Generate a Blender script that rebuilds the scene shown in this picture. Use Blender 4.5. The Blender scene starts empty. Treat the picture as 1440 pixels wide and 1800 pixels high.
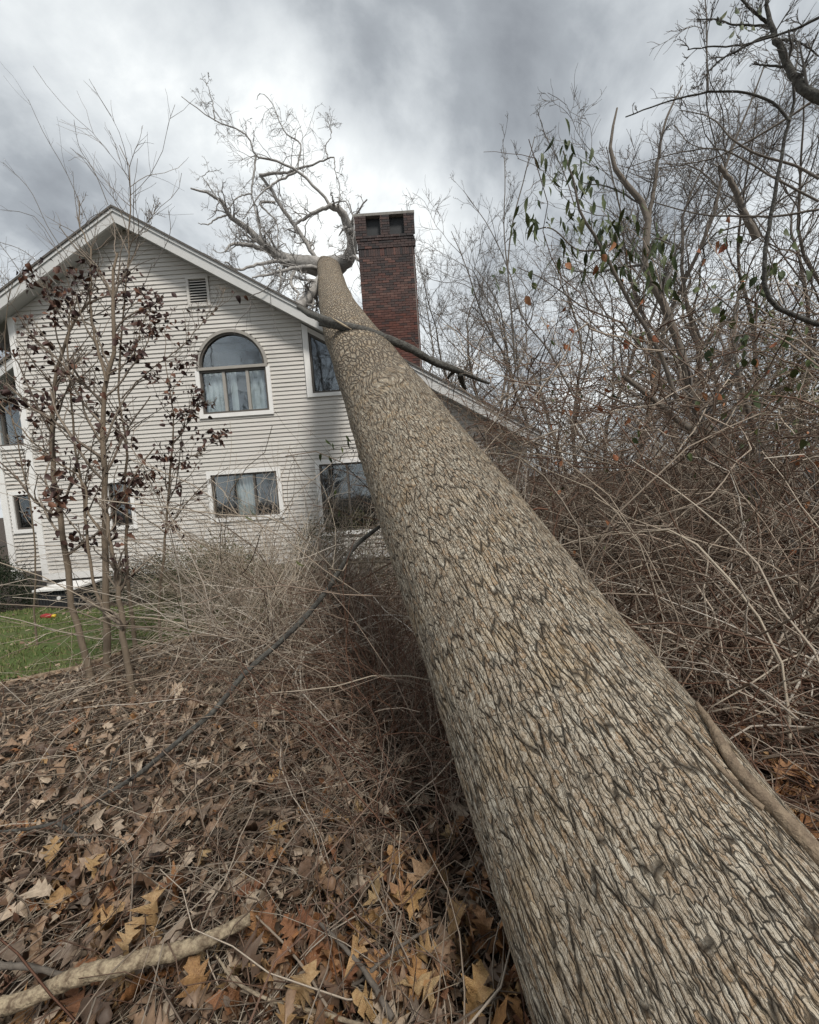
import bpy, math
import numpy as np

R_ = math.radians
rng = np.random.default_rng(11)

# ------------------------------------------------------------------ camera
F, PITCH, ROLL, CZ = 715.0, 4.3, -4.0, 1.6
sc = bpy.context.scene
col = sc.collection


def rotx(a):
    c, s = math.cos(a), math.sin(a)
    return np.array([[1, 0, 0], [0, c, -s], [0, s, c]])


def rotz(a):
    c, s = math.cos(a), math.sin(a)
    return np.array([[c, -s, 0], [s, c, 0], [0, 0, 1]])


CM = rotx(R_(90 - PITCH)) @ rotz(R_(ROLL))
CP = np.array([0, 0, CZ])
cam_d = bpy.data.cameras.new('camera')
cam = bpy.data.objects.new('camera', cam_d)
col.objects.link(cam)
import mathutils
cam.matrix_world = mathutils.Matrix.Translation((0, 0, CZ)) @ mathutils.Matrix(CM.tolist()).to_4x4()
cam_d.sensor_fit = 'HORIZONTAL'
cam_d.sensor_width = 36
cam_d.lens = 36 * F / 1440
cam_d.clip_start = 0.05
cam_d.clip_end = 2000
sc.camera = cam


def ray(x, y):
    return CM @ np.array([(x - 720) / F, -(y - 900) / F, -1.0])


def at(x, y, Y):
    d = ray(x, y)
    return CP + d * Y / d[1]


def proj(P):
    q = (np.asarray(P) - CP) @ CM
    return 720 + F * q[..., 0] / -q[..., 2], 900 - F * q[..., 1] / -q[..., 2], -q[..., 2]


# ------------------------------------------------------------------ sky, sun, exposure
SUN_EL, SUN_AZ = 55, 150          # degrees, azimuth clockwise from +Y (the way the camera looks)
w = bpy.data.worlds.new('World')
sc.world = w
w.use_nodes = True
nt = w.node_tree
nt.nodes.clear()


def N(nt, t, **kw):
    n = nt.nodes.new(t)
    for k, v in kw.items():
        if k.startswith('i_'):
            key = k[2:]
            n.inputs[int(key) if key.isdigit() else key.replace('_', ' ')].default_value = v
        else:
            setattr(n, k, v)
    return n


def LK(nt, a, b):
    nt.links.new(a, b)


def Mth(nt, op, a, b=None, c=None, clamp=False):
    n = nt.nodes.new('ShaderNodeMath')
    n.operation = op
    n.use_clamp = clamp
    for i, v in enumerate((a, b, c)):
        if v is None:
            continue
        if isinstance(v, (int, float)):
            n.inputs[i].default_value = v
        else:
            nt.links.new(v, n.inputs[i])
    return n.outputs[0]


def ramp(nt, fac, stops, interp='LINEAR'):
    n = nt.nodes.new('ShaderNodeValToRGB')
    cr = n.color_ramp
    cr.interpolation = interp
    while len(cr.elements) < len(stops):
        cr.elements.new(0.5)
    for e, (p, c) in zip(cr.elements, stops):
        e.position = p
        e.color = (*c, 1) if len(c) == 3 else c
    nt.links.new(fac, n.inputs[0])
    return n.outputs[0]


tc = N(nt, 'ShaderNodeTexCoord')
sky = N(nt, 'ShaderNodeTexSky', sky_type='NISHITA')
sky.sun_disc = False
sky.sun_elevation = R_(SUN_EL)
sky.sun_rotation = R_(SUN_AZ)
sx = N(nt, 'ShaderNodeSeparateXYZ')
LK(nt, tc.outputs['Generated'], sx.inputs[0])
zz = Mth(nt, 'ADD', Mth(nt, 'MAXIMUM', sx.outputs[2], 0.0), 0.33)
cv = N(nt, 'ShaderNodeCombineXYZ')
LK(nt, Mth(nt, 'DIVIDE', sx.outputs[0], zz), cv.inputs[0])
LK(nt, Mth(nt, 'DIVIDE', sx.outputs[1], zz), cv.inputs[1])
n1 = N(nt, 'ShaderNodeTexNoise', i_Scale=1.7, i_Detail=8.0, i_Roughness=0.56, i_Distortion=0.35)
LK(nt, cv.outputs[0], n1.inputs['Vector'])
n2 = N(nt, 'ShaderNodeTexNoise', i_Scale=2.3, i_Detail=4.0, i_Roughness=0.5)
LK(nt, cv.outputs[0], n2.inputs['Vector'])
base = Mth(nt, 'MULTIPLY', Mth(nt, 'SUBTRACT', n1.outputs[0], 0.5), 2.7)
base = Mth(nt, 'ADD', base, 0.60)
# big cloud masses (amount, pixel of the photo they stand in, angular size)
for amt, px, py, sz in [(-0.48, 850, 110, .28), (-0.22, 640, 150, .15), (-0.26, 810, 300, .15), (-0.22, 130, 330, .24), (-.10, 330, 260, .2),
                        (0.34, 540, 140, .10), (0.36, 700, 350, .17), (0.36, 430, 300, .18), (0.25, 1190, 210, .16),
                        (0.26, 90, 130, .28), (0.08, 1150, 90, .3), (.3, 760, 420, .2)]:
    d = ray(px, py)
    d /= np.linalg.norm(d)
    vd = N(nt, 'ShaderNodeVectorMath', operation='DISTANCE')
    ws = N(nt, 'ShaderNodeVectorMath', operation='MULTIPLY_ADD')
    LK(nt, n2.outputs['Color'], ws.inputs[0])
    ws.inputs[1].default_value = (.36, .36, .36)
    sb = N(nt, 'ShaderNodeVectorMath', operation='SUBTRACT')
    LK(nt, tc.outputs['Generated'], sb.inputs[0])
    sb.inputs[1].default_value = (.18, .18, .18)
    LK(nt, sb.outputs[0], ws.inputs[2])
    LK(nt, ws.outputs[0], vd.inputs[0])
    vd.inputs[1].default_value = tuple(d)
    q = Mth(nt, 'POWER', Mth(nt, 'DIVIDE', vd.outputs['Value'], sz), 2)
    g = Mth(nt, 'EXPONENT', Mth(nt, 'MULTIPLY', q, -1.0))
    base = Mth(nt, 'MULTIPLY_ADD', g, amt, base)
cc = ramp(nt, base, [(0.0, (.115, .122, .13)), (.3, (.18, .192, .202)), (.55, (.295, .31, .318)), (.8, (.385, .40, .402)), (1, (.50, .51, .50))])
b1 = N(nt, 'ShaderNodeBackground', i_Strength=0.1)
LK(nt, sky.outputs[0], b1.inputs[0])
b2 = N(nt, 'ShaderNodeBackground', i_Strength=1.0)
LK(nt, cc, b2.inputs[0])
mx = N(nt, 'ShaderNodeMixShader', i_0=0.94)
LK(nt, b1.outputs[0], mx.inputs[1])
LK(nt, b2.outputs[0], mx.inputs[2])
wo = N(nt, 'ShaderNodeOutputWorld')
LK(nt, mx.outputs[0], wo.inputs[0])

sun_d = bpy.data.lights.new('sun', 'SUN')
sun_d.energy = 1.5
sun_d.angle = R_(10)
sun_d.color = (1.0, .95, .88)
sun = bpy.data.objects.new('sun', sun_d)
sun.rotation_euler = (R_(90 - SUN_EL), 0, R_(180 - SUN_AZ))
sun.rotation_euler = mathutils.Vector((math.sin(R_(SUN_AZ)) * math.cos(R_(SUN_EL)), math.cos(R_(SUN_AZ)) * math.cos(R_(SUN_EL)), math.sin(R_(SUN_EL)))).to_track_quat('Z', 'Y').to_euler()
col.objects.link(sun)
sc.view_settings.view_transform = 'Standard'
sc.view_settings.look = 'None'
sc.view_settings.gamma = 1
sc.view_settings.exposure = 1.24
sc.render.engine = 'CYCLES'
sc.cycles.max_bounces = 5
sc.cycles.diffuse_bounces = 3


# ------------------------------------------------------------------ materials
def material(name, cols, source='island', rough=.85, noise=0.0, nscale=20., ncol=None, bump=0.0, bscale=60., spec=.25, stretch=(1, 1, 1), ndetail=5.):
    m = bpy.data.materials.new(name)
    m.use_nodes = True
    t = m.node_tree
    b = t.nodes['Principled BSDF']
    b.inputs['Roughness'].default_value = rough
    b.inputs['Specular IOR Level'].default_value = spec
    if source == 'island':
        g = N(t, 'ShaderNodeNewGeometry')
        rnd = g.outputs['Random Per Island']
    else:
        g = N(t, 'ShaderNodeObjectInfo')
        rnd = g.outputs['Random']
    k = len(cols)
    c = ramp(t, rnd, [(i / max(1, k - 1), cc) for i, cc in enumerate(cols)]) if k > 1 else None
    if c is None:
        rg = N(t, 'ShaderNodeRGB')
        rg.outputs[0].default_value = (*cols[0], 1)
        c = rg.outputs[0]
    tco = N(t, 'ShaderNodeTexCoord')
    mp = N(t, 'ShaderNodeMapping')
    mp.inputs['Scale'].default_value = stretch
    LK(t, tco.outputs['Object'], mp.inputs[0])
    if noise > 0:
        no = N(t, 'ShaderNodeTexNoise', i_Scale=nscale, i_Detail=ndetail, i_Roughness=.65)
        LK(t, mp.outputs[0], no.inputs['Vector'])
        mxx = N(t, 'ShaderNodeMix', data_type='RGBA')
        f = ramp(t, no.outputs[0], [(.38, (0, 0, 0)), (.66, (1, 1, 1))])
        LK(t, Mth(t, 'MULTIPLY', f, noise), mxx.inputs[0])
        LK(t, c, mxx.inputs[6])
        mxx.inputs[7].default_value = (*(ncol or (.05, .04, .03)), 1)
        c = mxx.outputs[2]
    LK(t, c, b.inputs['Base Color'])
    if bump > 0:
        nb = N(t, 'ShaderNodeTexNoise', i_Scale=bscale, i_Detail=4.)
        LK(t, mp.outputs[0], nb.inputs['Vector'])
        bp = N(t, 'ShaderNodeBump', i_Strength=bump, i_Distance=.01)
        LK(t, nb.outputs[0], bp.inputs['Height'])
        LK(t, bp.outputs[0], b.inputs['Normal'])
    return m


M = {}
M['soil'] = material('soil', [(.035, .025, .018)], noise=.7, nscale=9, ncol=(.06, .042, .028), bump=.8, bscale=40)
M['lawn'] = material('lawn', [(.055, .085, .02)], noise=.6, nscale=5, ncol=(.09, .08, .035), bump=.6, bscale=80)
M['grass'] = material('grass', [(.06, .10, .025), (.09, .14, .035), (.14, .16, .055), (.22, .19, .10)], rough=.7)
M['siding'] = material('siding', [(.53, .505, .47), (.58, .555, .52), (.555, .53, .495)], 'object', rough=.6, noise=.16, nscale=2.2, ncol=(.42, .42, .38), bump=.15, bscale=30, stretch=(.4, 1, 3))
M['trim'] = material('trim', [(.80, .79, .77)], 'object', rough=.5, noise=.15, nscale=4, ncol=(.5, .5, .46), bump=.08, bscale=20)
M['rake'] = material('rake', [(.55, .55, .54), (.6, .6, .59)], 'object', rough=.6, noise=.2, nscale=5, ncol=(.36, .37, .35), bump=.1)
M['soffit'] = material('soffit', [(.42, .42, .41)], 'object', rough=.7, noise=.2, nscale=6, ncol=(.3, .3, .28))
M['bronze'] = material('bronze', [(.10, .09, .08)], 'object', rough=.45, noise=.2, nscale=9)
M['beige'] = material('beige', [(.34, .32, .29)], 'object', rough=.5, noise=.2, nscale=9, ncol=(.2, .19, .17))
M['shingle'] = material('shingle', [(.10, .095, .09), (.15, .14, .13)], rough=.95, noise=.5, nscale=30)
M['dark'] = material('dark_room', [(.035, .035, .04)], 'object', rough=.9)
M['curtain'] = material('curtain', [(.62, .62, .60)], 'object', rough=.9, noise=.25, nscale=6, ncol=(.4, .4, .4), stretch=(6, 1, .3))
M['stone'] = material('concrete', [(.25, .24, .22)], 'object', rough=.95, noise=.4, nscale=12, bump=.4)
M['mortar'] = material('mortar', [(.24, .22, .21)], 'object', rough=.95, noise=.4, nscale=30)
M['brick'] = material('brick', [(.105, .06, .052), (.115, .055, .047), (.09, .058, .052), (.05, .045, .045), (.15, .075, .062), (.16, .10, .085), (.10, .05, .042), (.06, .05, .05), (.12, .06, .052)],
                      'object', rough=.9, noise=.5, nscale=14, ncol=(.10, .075, .068), bump=.4, bscale=60)
M['brick_soot'] = material('sooty_brick', [(.075, .055, .052), (.095, .065, .06), (.06, .05, .05), (.045, .042, .043), (.11, .07, .062), (.085, .06, .056)],
                      'object', rough=.95, noise=.5, nscale=14, ncol=(.05, .045, .045), bump=.4, bscale=60)
M['metal'] = material('dark_metal', [(.03, .032, .034)], 'object', rough=.5)
M['red'] = material('red_plastic', [(.28, .02, .02)], 'object', rough=.4, noise=.3, nscale=20)
M['yellow'] = material('yellow_plastic', [(.6, .42, .05)], 'object', rough=.4)
M['whitep'] = material('white_top', [(.75, .74, .72)], 'object', rough=.5, noise=.2)
# woody things
M['cane_pale'] = material('pale_cane', [(.40, .34, .27), (.62, .56, .48), (.18, .13, .095), (.48, .41, .32), (.12, .08, .06)], rough=.7)
M['cane_brown'] = material('brown_cane', [(.12, .07, .048), (.20, .13, .09), (.05, .034, .025), (.52, .44, .35), (.14, .07, .045), (.08, .055, .04), (.38, .31, .24), (.11, .075, .055), (.48, .41, .33)], rough=.75)
M['cane_red'] = material('red_cane', [(.13, .068, .045), (.18, .095, .06), (.07, .038, .028), (.40, .32, .25), (.12, .06, .042), (.24, .165, .115)], rough=.7)
M['straw'] = material('straw', [(.40, .33, .24), (.17, .12, .08), (.58, .51, .41), (.10, .065, .045), (.30, .23, .16), (.48, .41, .32)], rough=.75)
M['bark_grey'] = material('grey_bark', [(.17, .145, .12)], 'object', rough=.9, noise=.6, nscale=25, ncol=(.08, .07, .06), bump=.9, bscale=45, stretch=(1, 1, .35))
M['bark_limb'] = material('limb_bark', [(.36, .345, .325)], 'object', rough=.9, noise=.55, nscale=14, ncol=(.13, .12, .11), bump=.9, bscale=35)
M['twig_grey'] = material('grey_twig', [(.16, .15, .14), (.22, .205, .19), (.11, .10, .09)], rough=.85)
M['twig_brown'] = material('brown_twig', [(.17, .14, .11), (.24, .20, .16), (.11, .085, .065)], rough=.85)
M['twig_pale'] = material('pale_twig', [(.27, .26, .25), (.34, .32, .30), (.20, .19, .18)], rough=.85)
M['twig_far'] = material('far_twig', [(.11, .095, .08), (.17, .145, .125), (.07, .06, .05)], rough=.85)
M['bark_brown'] = material('brown_bark', [(.185, .145, .105)], 'object', rough=.85, noise=.6, nscale=18, ncol=(.15, .12, .09), bump=.7, bscale=60, stretch=(1, 1, .3))
M['bark_dark'] = material('dark_bark', [(.055, .05, .045)], 'object', rough=.95, noise=.6, nscale=30, ncol=(.17, .17, .15), bump=1., bscale=60)
M['wood_pale'] = material('pale_wood', [(.46, .38, .27)], 'object', rough=.85, noise=.95, nscale=16, ncol=(.15, .11, .075), bump=1., bscale=70, stretch=(1, 1, 1))
M['peeling'] = material('peeling_wood', [(.42, .34, .23)], 'object', rough=.85, noise=1.0, nscale=48, ncol=(.13, .09, .06), bump=1., bscale=80)
M['vine_bark'] = material('vine_bark', [(.30, .23, .16)], 'object', rough=.9, noise=.9, nscale=28, ncol=(.12, .085, .06), bump=1., bscale=90)
M['leaf_litter'] = material('litter', [(.17, .10, .06), (.38, .26, .17), (.06, .038, .028), (.56, .45, .33), (.22, .13, .075), (.08, .05, .035), (.48, .38, .28), (.14, .085, .055), (.32, .21, .13)],
                            rough=.55, noise=.4, nscale=60, ncol=(.07, .04, .028), spec=.4)
M['leaf_oak'] = material('oak_leaf', [(.48, .25, .09), (.36, .15, .055), (.54, .35, .16), (.24, .10, .05), (.40, .20, .085), (.50, .34, .20), (.20, .10, .06), (.38, .18, .08)],
                         'object', rough=.4, noise=.5, nscale=12, ncol=(.14, .06, .03), bump=.6, bscale=40, spec=.5)
M['leaf_tan'] = material('tan_leaf', [(.44, .27, .11), (.50, .37, .20), (.42, .23, .09)], 'object', rough=.4, noise=.55, nscale=12, ncol=(.27, .13, .05), bump=.6, bscale=40, spec=.5)
M['leaf_purple'] = material('purple_leaf', [(.06, .032, .028), (.09, .045, .035), (.035, .022, .022), (.18, .085, .05), (.07, .036, .03), (.05, .03, .03)], 'object', rough=.6, noise=.4, nscale=30, ncol=(.02, .014, .014))
M['leaf_green'] = material('green_leaf', [(.06, .085, .03), (.085, .105, .032), (.045, .065, .028), (.12, .13, .04)], 'object', rough=.55, noise=.3, nscale=20, ncol=(.035, .05, .02), spec=.25)
M['leaf_green_i'] = material('green_leaves', [(.05, .075, .028), (.09, .12, .03), (.13, .15, .04), (.045, .06, .028)], 'island', rough=.45, spec=.5)
M['leaf_rust'] = material('rust_leaf', [(.30, .11, .05), (.36, .17, .08), (.22, .07, .04)], 'object', rough=.6)
M['needle'] = material('needle', [(.010, .018, .008), (.018, .028, .012), (.03, .036, .018)], rough=.7)
M['bushgreen'] = material('olive_foliage', [(.09, .10, .045), (.14, .12, .07), (.06, .07, .03)], rough=.7)

# glass: a clear reflective pane
gm = bpy.data.materials.new('window_glass')
gm.use_nodes = True
t = gm.node_tree
t.nodes.clear()
gl = N(t, 'ShaderNodeBsdfGlossy', i_Roughness=.03)
gl.inputs[0].default_value = (.85, .9, .95, 1)
tr = N(t, 'ShaderNodeBsdfTransparent')
tr.inputs[0].default_value = (.82, .86, .87, 1)
ms = N(t, 'ShaderNodeMixShader', i_0=.13)
LK(t, tr.outputs[0], ms.inputs[1])
LK(t, gl.outputs[0], ms.inputs[2])
nb = N(t, 'ShaderNodeTexNoise', i_Scale=1.3, i_Detail=2.)
bp = N(t, 'ShaderNodeBump', i_Strength=.12, i_Distance=.05)
LK(t, nb.outputs[0], bp.inputs['Height'])
LK(t, bp.outputs[0], gl.inputs['Normal'])
mo = N(t, 'ShaderNodeOutputMaterial')
LK(t, ms.outputs[0], mo.inputs[0])
M['glass'] = gm

# bark of the fallen trunk: point attribute 'barkuv' = (round the trunk in plate widths, metres along, 0)
bm_ = bpy.data.materials.new('furrowed_bark')
bm_.use_nodes = True
t = bm_.node_tree
b = t.nodes['Principled BSDF']
b.inputs['Roughness'].default_value = .85
b.inputs['Specular IOR Level'].default_value = .22
av = N(t, 'ShaderNodeAttribute', attribute_name='barkuv')
tco = N(t, 'ShaderNodeTexCoord')


def mixc(t, f, a, bcol):
    m = N(t, 'ShaderNodeMix', data_type='RGBA')
    LK(t, f, m.inputs[0])
    LK(t, a, m.inputs[6])
    if isinstance(bcol, tuple):
        m.inputs[7].default_value = (*bcol, 1)
    else:
        LK(t, bcol, m.inputs[7])
    return m.outputs[2]


def vscale(vec, sc3):
    v = N(t, 'ShaderNodeVectorMath', operation='MULTIPLY')
    LK(t, vec, v.inputs[0])
    v.inputs[1].default_value = sc3
    return v.outputs[0]


jn = N(t, 'ShaderNodeTexNoise', i_Scale=55., i_Detail=3.)
LK(t, tco.outputs['Object'], jn.inputs['Vector'])
js = N(t, 'ShaderNodeVectorMath', operation='SUBTRACT')
LK(t, jn.outputs['Color'], js.inputs[0])
js.inputs[1].default_value = (.5, .5, .5)
ja = N(t, 'ShaderNodeVectorMath', operation='MULTIPLY_ADD')
LK(t, js.outputs[0], ja.inputs[0])
ja.inputs[1].default_value = (.55, .014, 0)
LK(t, av.outputs['Vector'], ja.inputs[2])
uvj = ja.outputs[0]


def vor(vec, feat):
    v = N(t, 'ShaderNodeTexVoronoi', voronoi_dimensions='2D', feature=feat)
    v.inputs['Scale'].default_value = 1.
    v.inputs['Randomness'].default_value = 1.
    LK(t, vec, v.inputs['Vector'])
    return v


v1 = vscale(uvj, (1.0, 1 / .15, 1))
su = N(t, 'ShaderNodeSeparateXYZ')
LK(t, av.outputs['Vector'], su.inputs[0])
farf = N(t, 'ShaderNodeMapRange')
farf.inputs['From Min'].default_value = 1.3
farf.inputs['From Max'].default_value = 2.6
LK(t, su.outputs[2], farf.inputs[0])
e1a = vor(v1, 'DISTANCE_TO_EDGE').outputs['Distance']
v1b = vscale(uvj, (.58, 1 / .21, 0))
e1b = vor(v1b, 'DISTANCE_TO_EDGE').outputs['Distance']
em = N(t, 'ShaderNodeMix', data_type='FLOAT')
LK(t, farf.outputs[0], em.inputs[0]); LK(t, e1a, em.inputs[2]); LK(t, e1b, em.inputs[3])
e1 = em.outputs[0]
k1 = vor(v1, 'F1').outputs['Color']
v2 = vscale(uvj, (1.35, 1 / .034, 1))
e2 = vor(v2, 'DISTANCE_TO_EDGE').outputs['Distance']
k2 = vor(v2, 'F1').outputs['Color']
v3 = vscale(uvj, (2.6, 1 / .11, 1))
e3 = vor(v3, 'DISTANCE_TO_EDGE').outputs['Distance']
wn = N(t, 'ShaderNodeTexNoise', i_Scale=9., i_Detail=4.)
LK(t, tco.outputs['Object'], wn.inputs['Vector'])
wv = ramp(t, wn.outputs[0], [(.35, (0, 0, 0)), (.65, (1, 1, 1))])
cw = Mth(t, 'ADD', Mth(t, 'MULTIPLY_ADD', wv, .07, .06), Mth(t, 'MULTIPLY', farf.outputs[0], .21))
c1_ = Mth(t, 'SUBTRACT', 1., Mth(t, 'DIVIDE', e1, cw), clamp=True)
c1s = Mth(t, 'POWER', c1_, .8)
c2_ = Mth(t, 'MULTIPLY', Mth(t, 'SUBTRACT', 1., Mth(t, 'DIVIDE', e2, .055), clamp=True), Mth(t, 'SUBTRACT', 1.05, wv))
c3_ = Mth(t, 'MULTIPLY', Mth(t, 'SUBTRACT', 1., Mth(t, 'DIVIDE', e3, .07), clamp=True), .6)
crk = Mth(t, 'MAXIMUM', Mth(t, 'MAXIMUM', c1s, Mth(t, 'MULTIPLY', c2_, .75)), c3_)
sk1 = N(t, 'ShaderNodeSeparateColor'); LK(t, k1, sk1.inputs[0])
sk2 = N(t, 'ShaderNodeSeparateColor'); LK(t, k2, sk2.inputs[0])
pid = Mth(t, 'ADD', Mth(t, 'MULTIPLY', sk1.outputs[0], .4), Mth(t, 'MULTIPLY', sk2.outputs[1], .6))
nn = N(t, 'ShaderNodeTexNoise', i_Scale=95., i_Detail=5., i_Roughness=.75)
LK(t, tco.outputs['Object'], nn.inputs['Vector'])
nl = N(t, 'ShaderNodeTexNoise', i_Scale=4.5, i_Detail=6., i_Roughness=.7)
LK(t, tco.outputs['Object'], nl.inputs['Vector'])
col1 = ramp(t, pid, [(.1, (.28, .215, .15)), (.3, (.42, .35, .26)), (.42, (.33, .225, .135)), (.55, (.52, .455, .355)), (.7, (.37, .30, .215)), (.9, (.58, .52, .415))])
c2c = mixc(t, Mth(t, 'MULTIPLY', ramp(t, nn.outputs[0], [(.50, (0, 0, 0)), (.62, (1, 1, 1))]), .6), col1, (.62, .57, .48))
c2c = mixc(t, Mth(t, 'MULTIPLY', ramp(t, nn.outputs[0], [(.38, (1, 1, 1)), (.47, (0, 0, 0))]), .65), c2c, (.14, .10, .065))
c3c = mixc(t, Mth(t, 'MULTIPLY', ramp(t, nl.outputs[0], [(.52, (0, 0, 0)), (.66, (1, 1, 1))]), .45), c2c, (.42, .29, .15))
c3c = mixc(t, Mth(t, 'MULTIPLY', ramp(t, nl.outputs[0], [(.34, (1, 1, 1)), (.46, (0, 0, 0))]), .35), c3c, (.24, .21, .17))
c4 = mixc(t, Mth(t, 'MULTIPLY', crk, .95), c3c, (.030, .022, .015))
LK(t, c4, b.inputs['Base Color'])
hh_ = Mth(t, 'SUBTRACT', Mth(t, 'MULTIPLY_ADD', pid, .55, Mth(t, 'MULTIPLY', nn.outputs[0], .35)), Mth(t, 'MULTIPLY', crk, 1.1))
bp = N(t, 'ShaderNodeBump', i_Strength=1., i_Distance=.014)
LK(t, hh_, bp.inputs['Height'])
LK(t, bp.outputs[0], b.inputs['Normal'])
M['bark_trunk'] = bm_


# ------------------------------------------------------------------ helpers
def tag(o, label=None, cat=None, group=None, kind=None):
    if label: o['label'] = label
    if cat: o['category'] = cat
    if group: o['group'] = group
    if kind: o['kind'] = kind
    return o


def empty(name, loc=(0, 0, 0), **kw):
    o = bpy.data.objects.new(name, None)
    o.location = tuple(float(v) for v in loc)
    o.empty_display_size = .1
    col.objects.link(o)
    return tag(o, **kw)


def link(name, me, m=None, parent=None, **kw):
    o = bpy.data.objects.new(name, me)
    if m is not None and len(me.materials) == 0:
        me.materials.append(m)
    col.objects.link(o)
    if parent is not None:
        o.parent = parent
        # parents are unrotated, unscaled empties or meshes: keep world place
        o.location = tuple(-np.array(wloc(parent)))
    return tag(o, **kw)


def wloc(o):
    p = np.array(o.location)
    if o.parent is not None:
        p = p + np.array(wloc(o.parent))
    return p


def npmesh(name, V, Fc, smooth=True):
    """V (n,3), Fc (m,k) with constant k"""
    V = np.ascontiguousarray(V, dtype=np.float32)
    Fc = np.ascontiguousarray(Fc, dtype=np.int32)
    me = bpy.data.meshes.new(name)
    me.vertices.add(len(V))
    me.vertices.foreach_set('co', V.ravel())
    m, k = Fc.shape
    me.loops.add(m * k)
    me.loops.foreach_set('vertex_index', Fc.ravel())
    me.polygons.add(m)
    me.polygons.foreach_set('loop_start', np.arange(m, dtype=np.int32) * k)
    me.polygons.foreach_set('loop_total', np.full(m, k, dtype=np.int32))
    me.polygons.foreach_set('use_smooth', np.full(m, smooth, dtype=bool))
    me.update(calc_edges=True)
    return me


def norm(v):
    return v / np.maximum(np.linalg.norm(v, axis=-1, keepdims=True), 1e-9)


def tubes(P, R, S=3):
    """P (N,K,3) R (N,K) -> verts, quads"""
    P = np.asarray(P, float)
    R = np.asarray(R, float)
    Nn, K, _ = P.shape
    T = np.empty_like(P)
    T[:, 1:-1] = P[:, 2:] - P[:, :-2]
    T[:, 0] = P[:, 1] - P[:, 0]
    T[:, -1] = P[:, -1] - P[:, -2]
    T = norm(T)
    mean = norm(P[:, -1] - P[:, 0] + 1e-6)
    ref = np.where(np.abs(mean[:, 2:3]) > .8, np.array([[1., 0.1, 0]]), np.array([[0.05, .1, 1.]]))
    ref = np.repeat(ref[:, None], K, 1)
    A = norm(np.cross(T, ref))
    B = np.cross(T, A)
    an = np.arange(S) / S * 2 * np.pi
    V = P[:, :, None] + R[:, :, None, None] * (A[:, :, None] * np.cos(an)[None, None, :, None] + B[:, :, None] * np.sin(an)[None, None, :, None])
    idx = np.arange(Nn * K * S).reshape(Nn, K, S)
    a = idx[:, :-1]
    bq = idx[:, 1:]
    Q = np.stack([a, np.roll(a, -1, 2), np.roll(bq, -1, 2), bq], -1).reshape(-1, 4)
    return V.reshape(-1, 3), Q


class Bag:
    def __init__(s):
        s.V, s.F, s.n = [], [], 0

    def add(s, V, Fc):
        s.V.append(V)
        s.F.append(Fc + s.n)
        s.n += len(V)

    def tubes(s, P, R, S=3):
        if len(P):
            s.add(*tubes(P, R, S))

    def mesh(s, name, smooth=True):
        return npmesh(name, np.concatenate(s.V), np.concatenate(s.F), smooth)


def cat_rom(P, K, extra=None):
    P = np.asarray(P, float)
    n = len(P)
    d = np.r_[0, np.cumsum(np.linalg.norm(np.diff(P, axis=0), axis=1))]
    t = d / d[-1]
    u = np.linspace(0, 1, K)
    m = np.gradient(P, t, axis=0)
    i = np.clip(np.searchsorted(t, u, side='right') - 1, 0, n - 2)
    h = (t[i + 1] - t[i])[:, None]
    s = ((u - t[i])[:, None]) / h
    out = (2 * s**3 - 3 * s**2 + 1) * P[i] + (s**3 - 2 * s**2 + s) * h * m[i] + (-2 * s**3 + 3 * s**2) * P[i + 1] + (s**3 - s**2) * h * m[i + 1]
    if extra is not None:
        return out, np.interp(u, t, np.asarray(extra, float))
    return out


def walk(S0, D0, L, K, wig, grav=0., r=None):
    """S0,D0 (N,3) L (N,) -> (N,K,3)"""
    r = r or rng
    Nn = len(S0)
    P = np.empty((Nn, K, 3))
    P[:, 0] = S0
    D = norm(np.asarray(D0, float))
    st = (np.asarray(L) / (K - 1))[:, None]
    g = np.zeros((Nn, 3))
    g[:, 2] = grav
    for k in range(1, K):
        P[:, k] = P[:, k - 1] + D * st
        D = norm(D + r.normal(0, 1, (Nn, 3)) * wig + g)
    return P


def grow(P, R, n, ratio, ang, K, up=.1, wig=.2, trg=(.15, .98), rr=.6, minr=.0015, tipr=.4, r=None, lens=None):
    r = r or rng
    Mp, Kp, _ = P.shape
    L = np.linalg.norm(np.diff(P, axis=1), axis=2).sum(1)
    if lens is not None:
        L = np.minimum(L, lens)
    idx = np.repeat(np.arange(Mp), n)
    t = r.uniform(*trg, len(idx)) * (Kp - 1)
    i = np.minimum(t.astype(int), Kp - 2)
    f = (t - i)[:, None]
    a, b_ = P[idx, i], P[idx, i + 1]
    S0 = a * (1 - f) + b_ * f
    T = norm(b_ - a)
    rad = R[idx, i] * (1 - f[:, 0]) + R[idx, i + 1] * f[:, 0]
    pr = norm(np.cross(T, r.normal(0, 1, (len(idx), 3))))
    an = R_(ang) * r.uniform(.6, 1.35, len(idx))[:, None]
    D = T * np.cos(an) + pr * np.sin(an)
    D[:, 2] += up
    ll = L[idx] * ratio * r.uniform(.45, 1.25, len(idx)) * (1.15 - .65 * t / (Kp - 1))
    P2 = walk(S0, D, ll, K, wig, up * .35, r)
    r0 = np.maximum(rad * rr, minr)
    R2 = r0[:, None] * np.linspace(1, tipr, K)[None]
    R2 = np.maximum(R2, minr * .6)
    return P2, R2


def box(x0, x1, y0, y1, z0, z1):
    V = np.array([[x, y, z] for z in (z0, z1) for y in (y0, y1) for x in (x0, x1)], float)
    Fc = np.array([[0, 2, 3, 1], [4, 5, 7, 6], [0, 1, 5, 4], [2, 6, 7, 3], [0, 4, 6, 2], [1, 3, 7, 5]])
    return V, Fc


def boxobj(name, dims, m, parent=None, **kw):
    V, Fc = box(*dims)
    return link(name, npmesh(name, V, Fc, False), m, parent, **kw)


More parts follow.
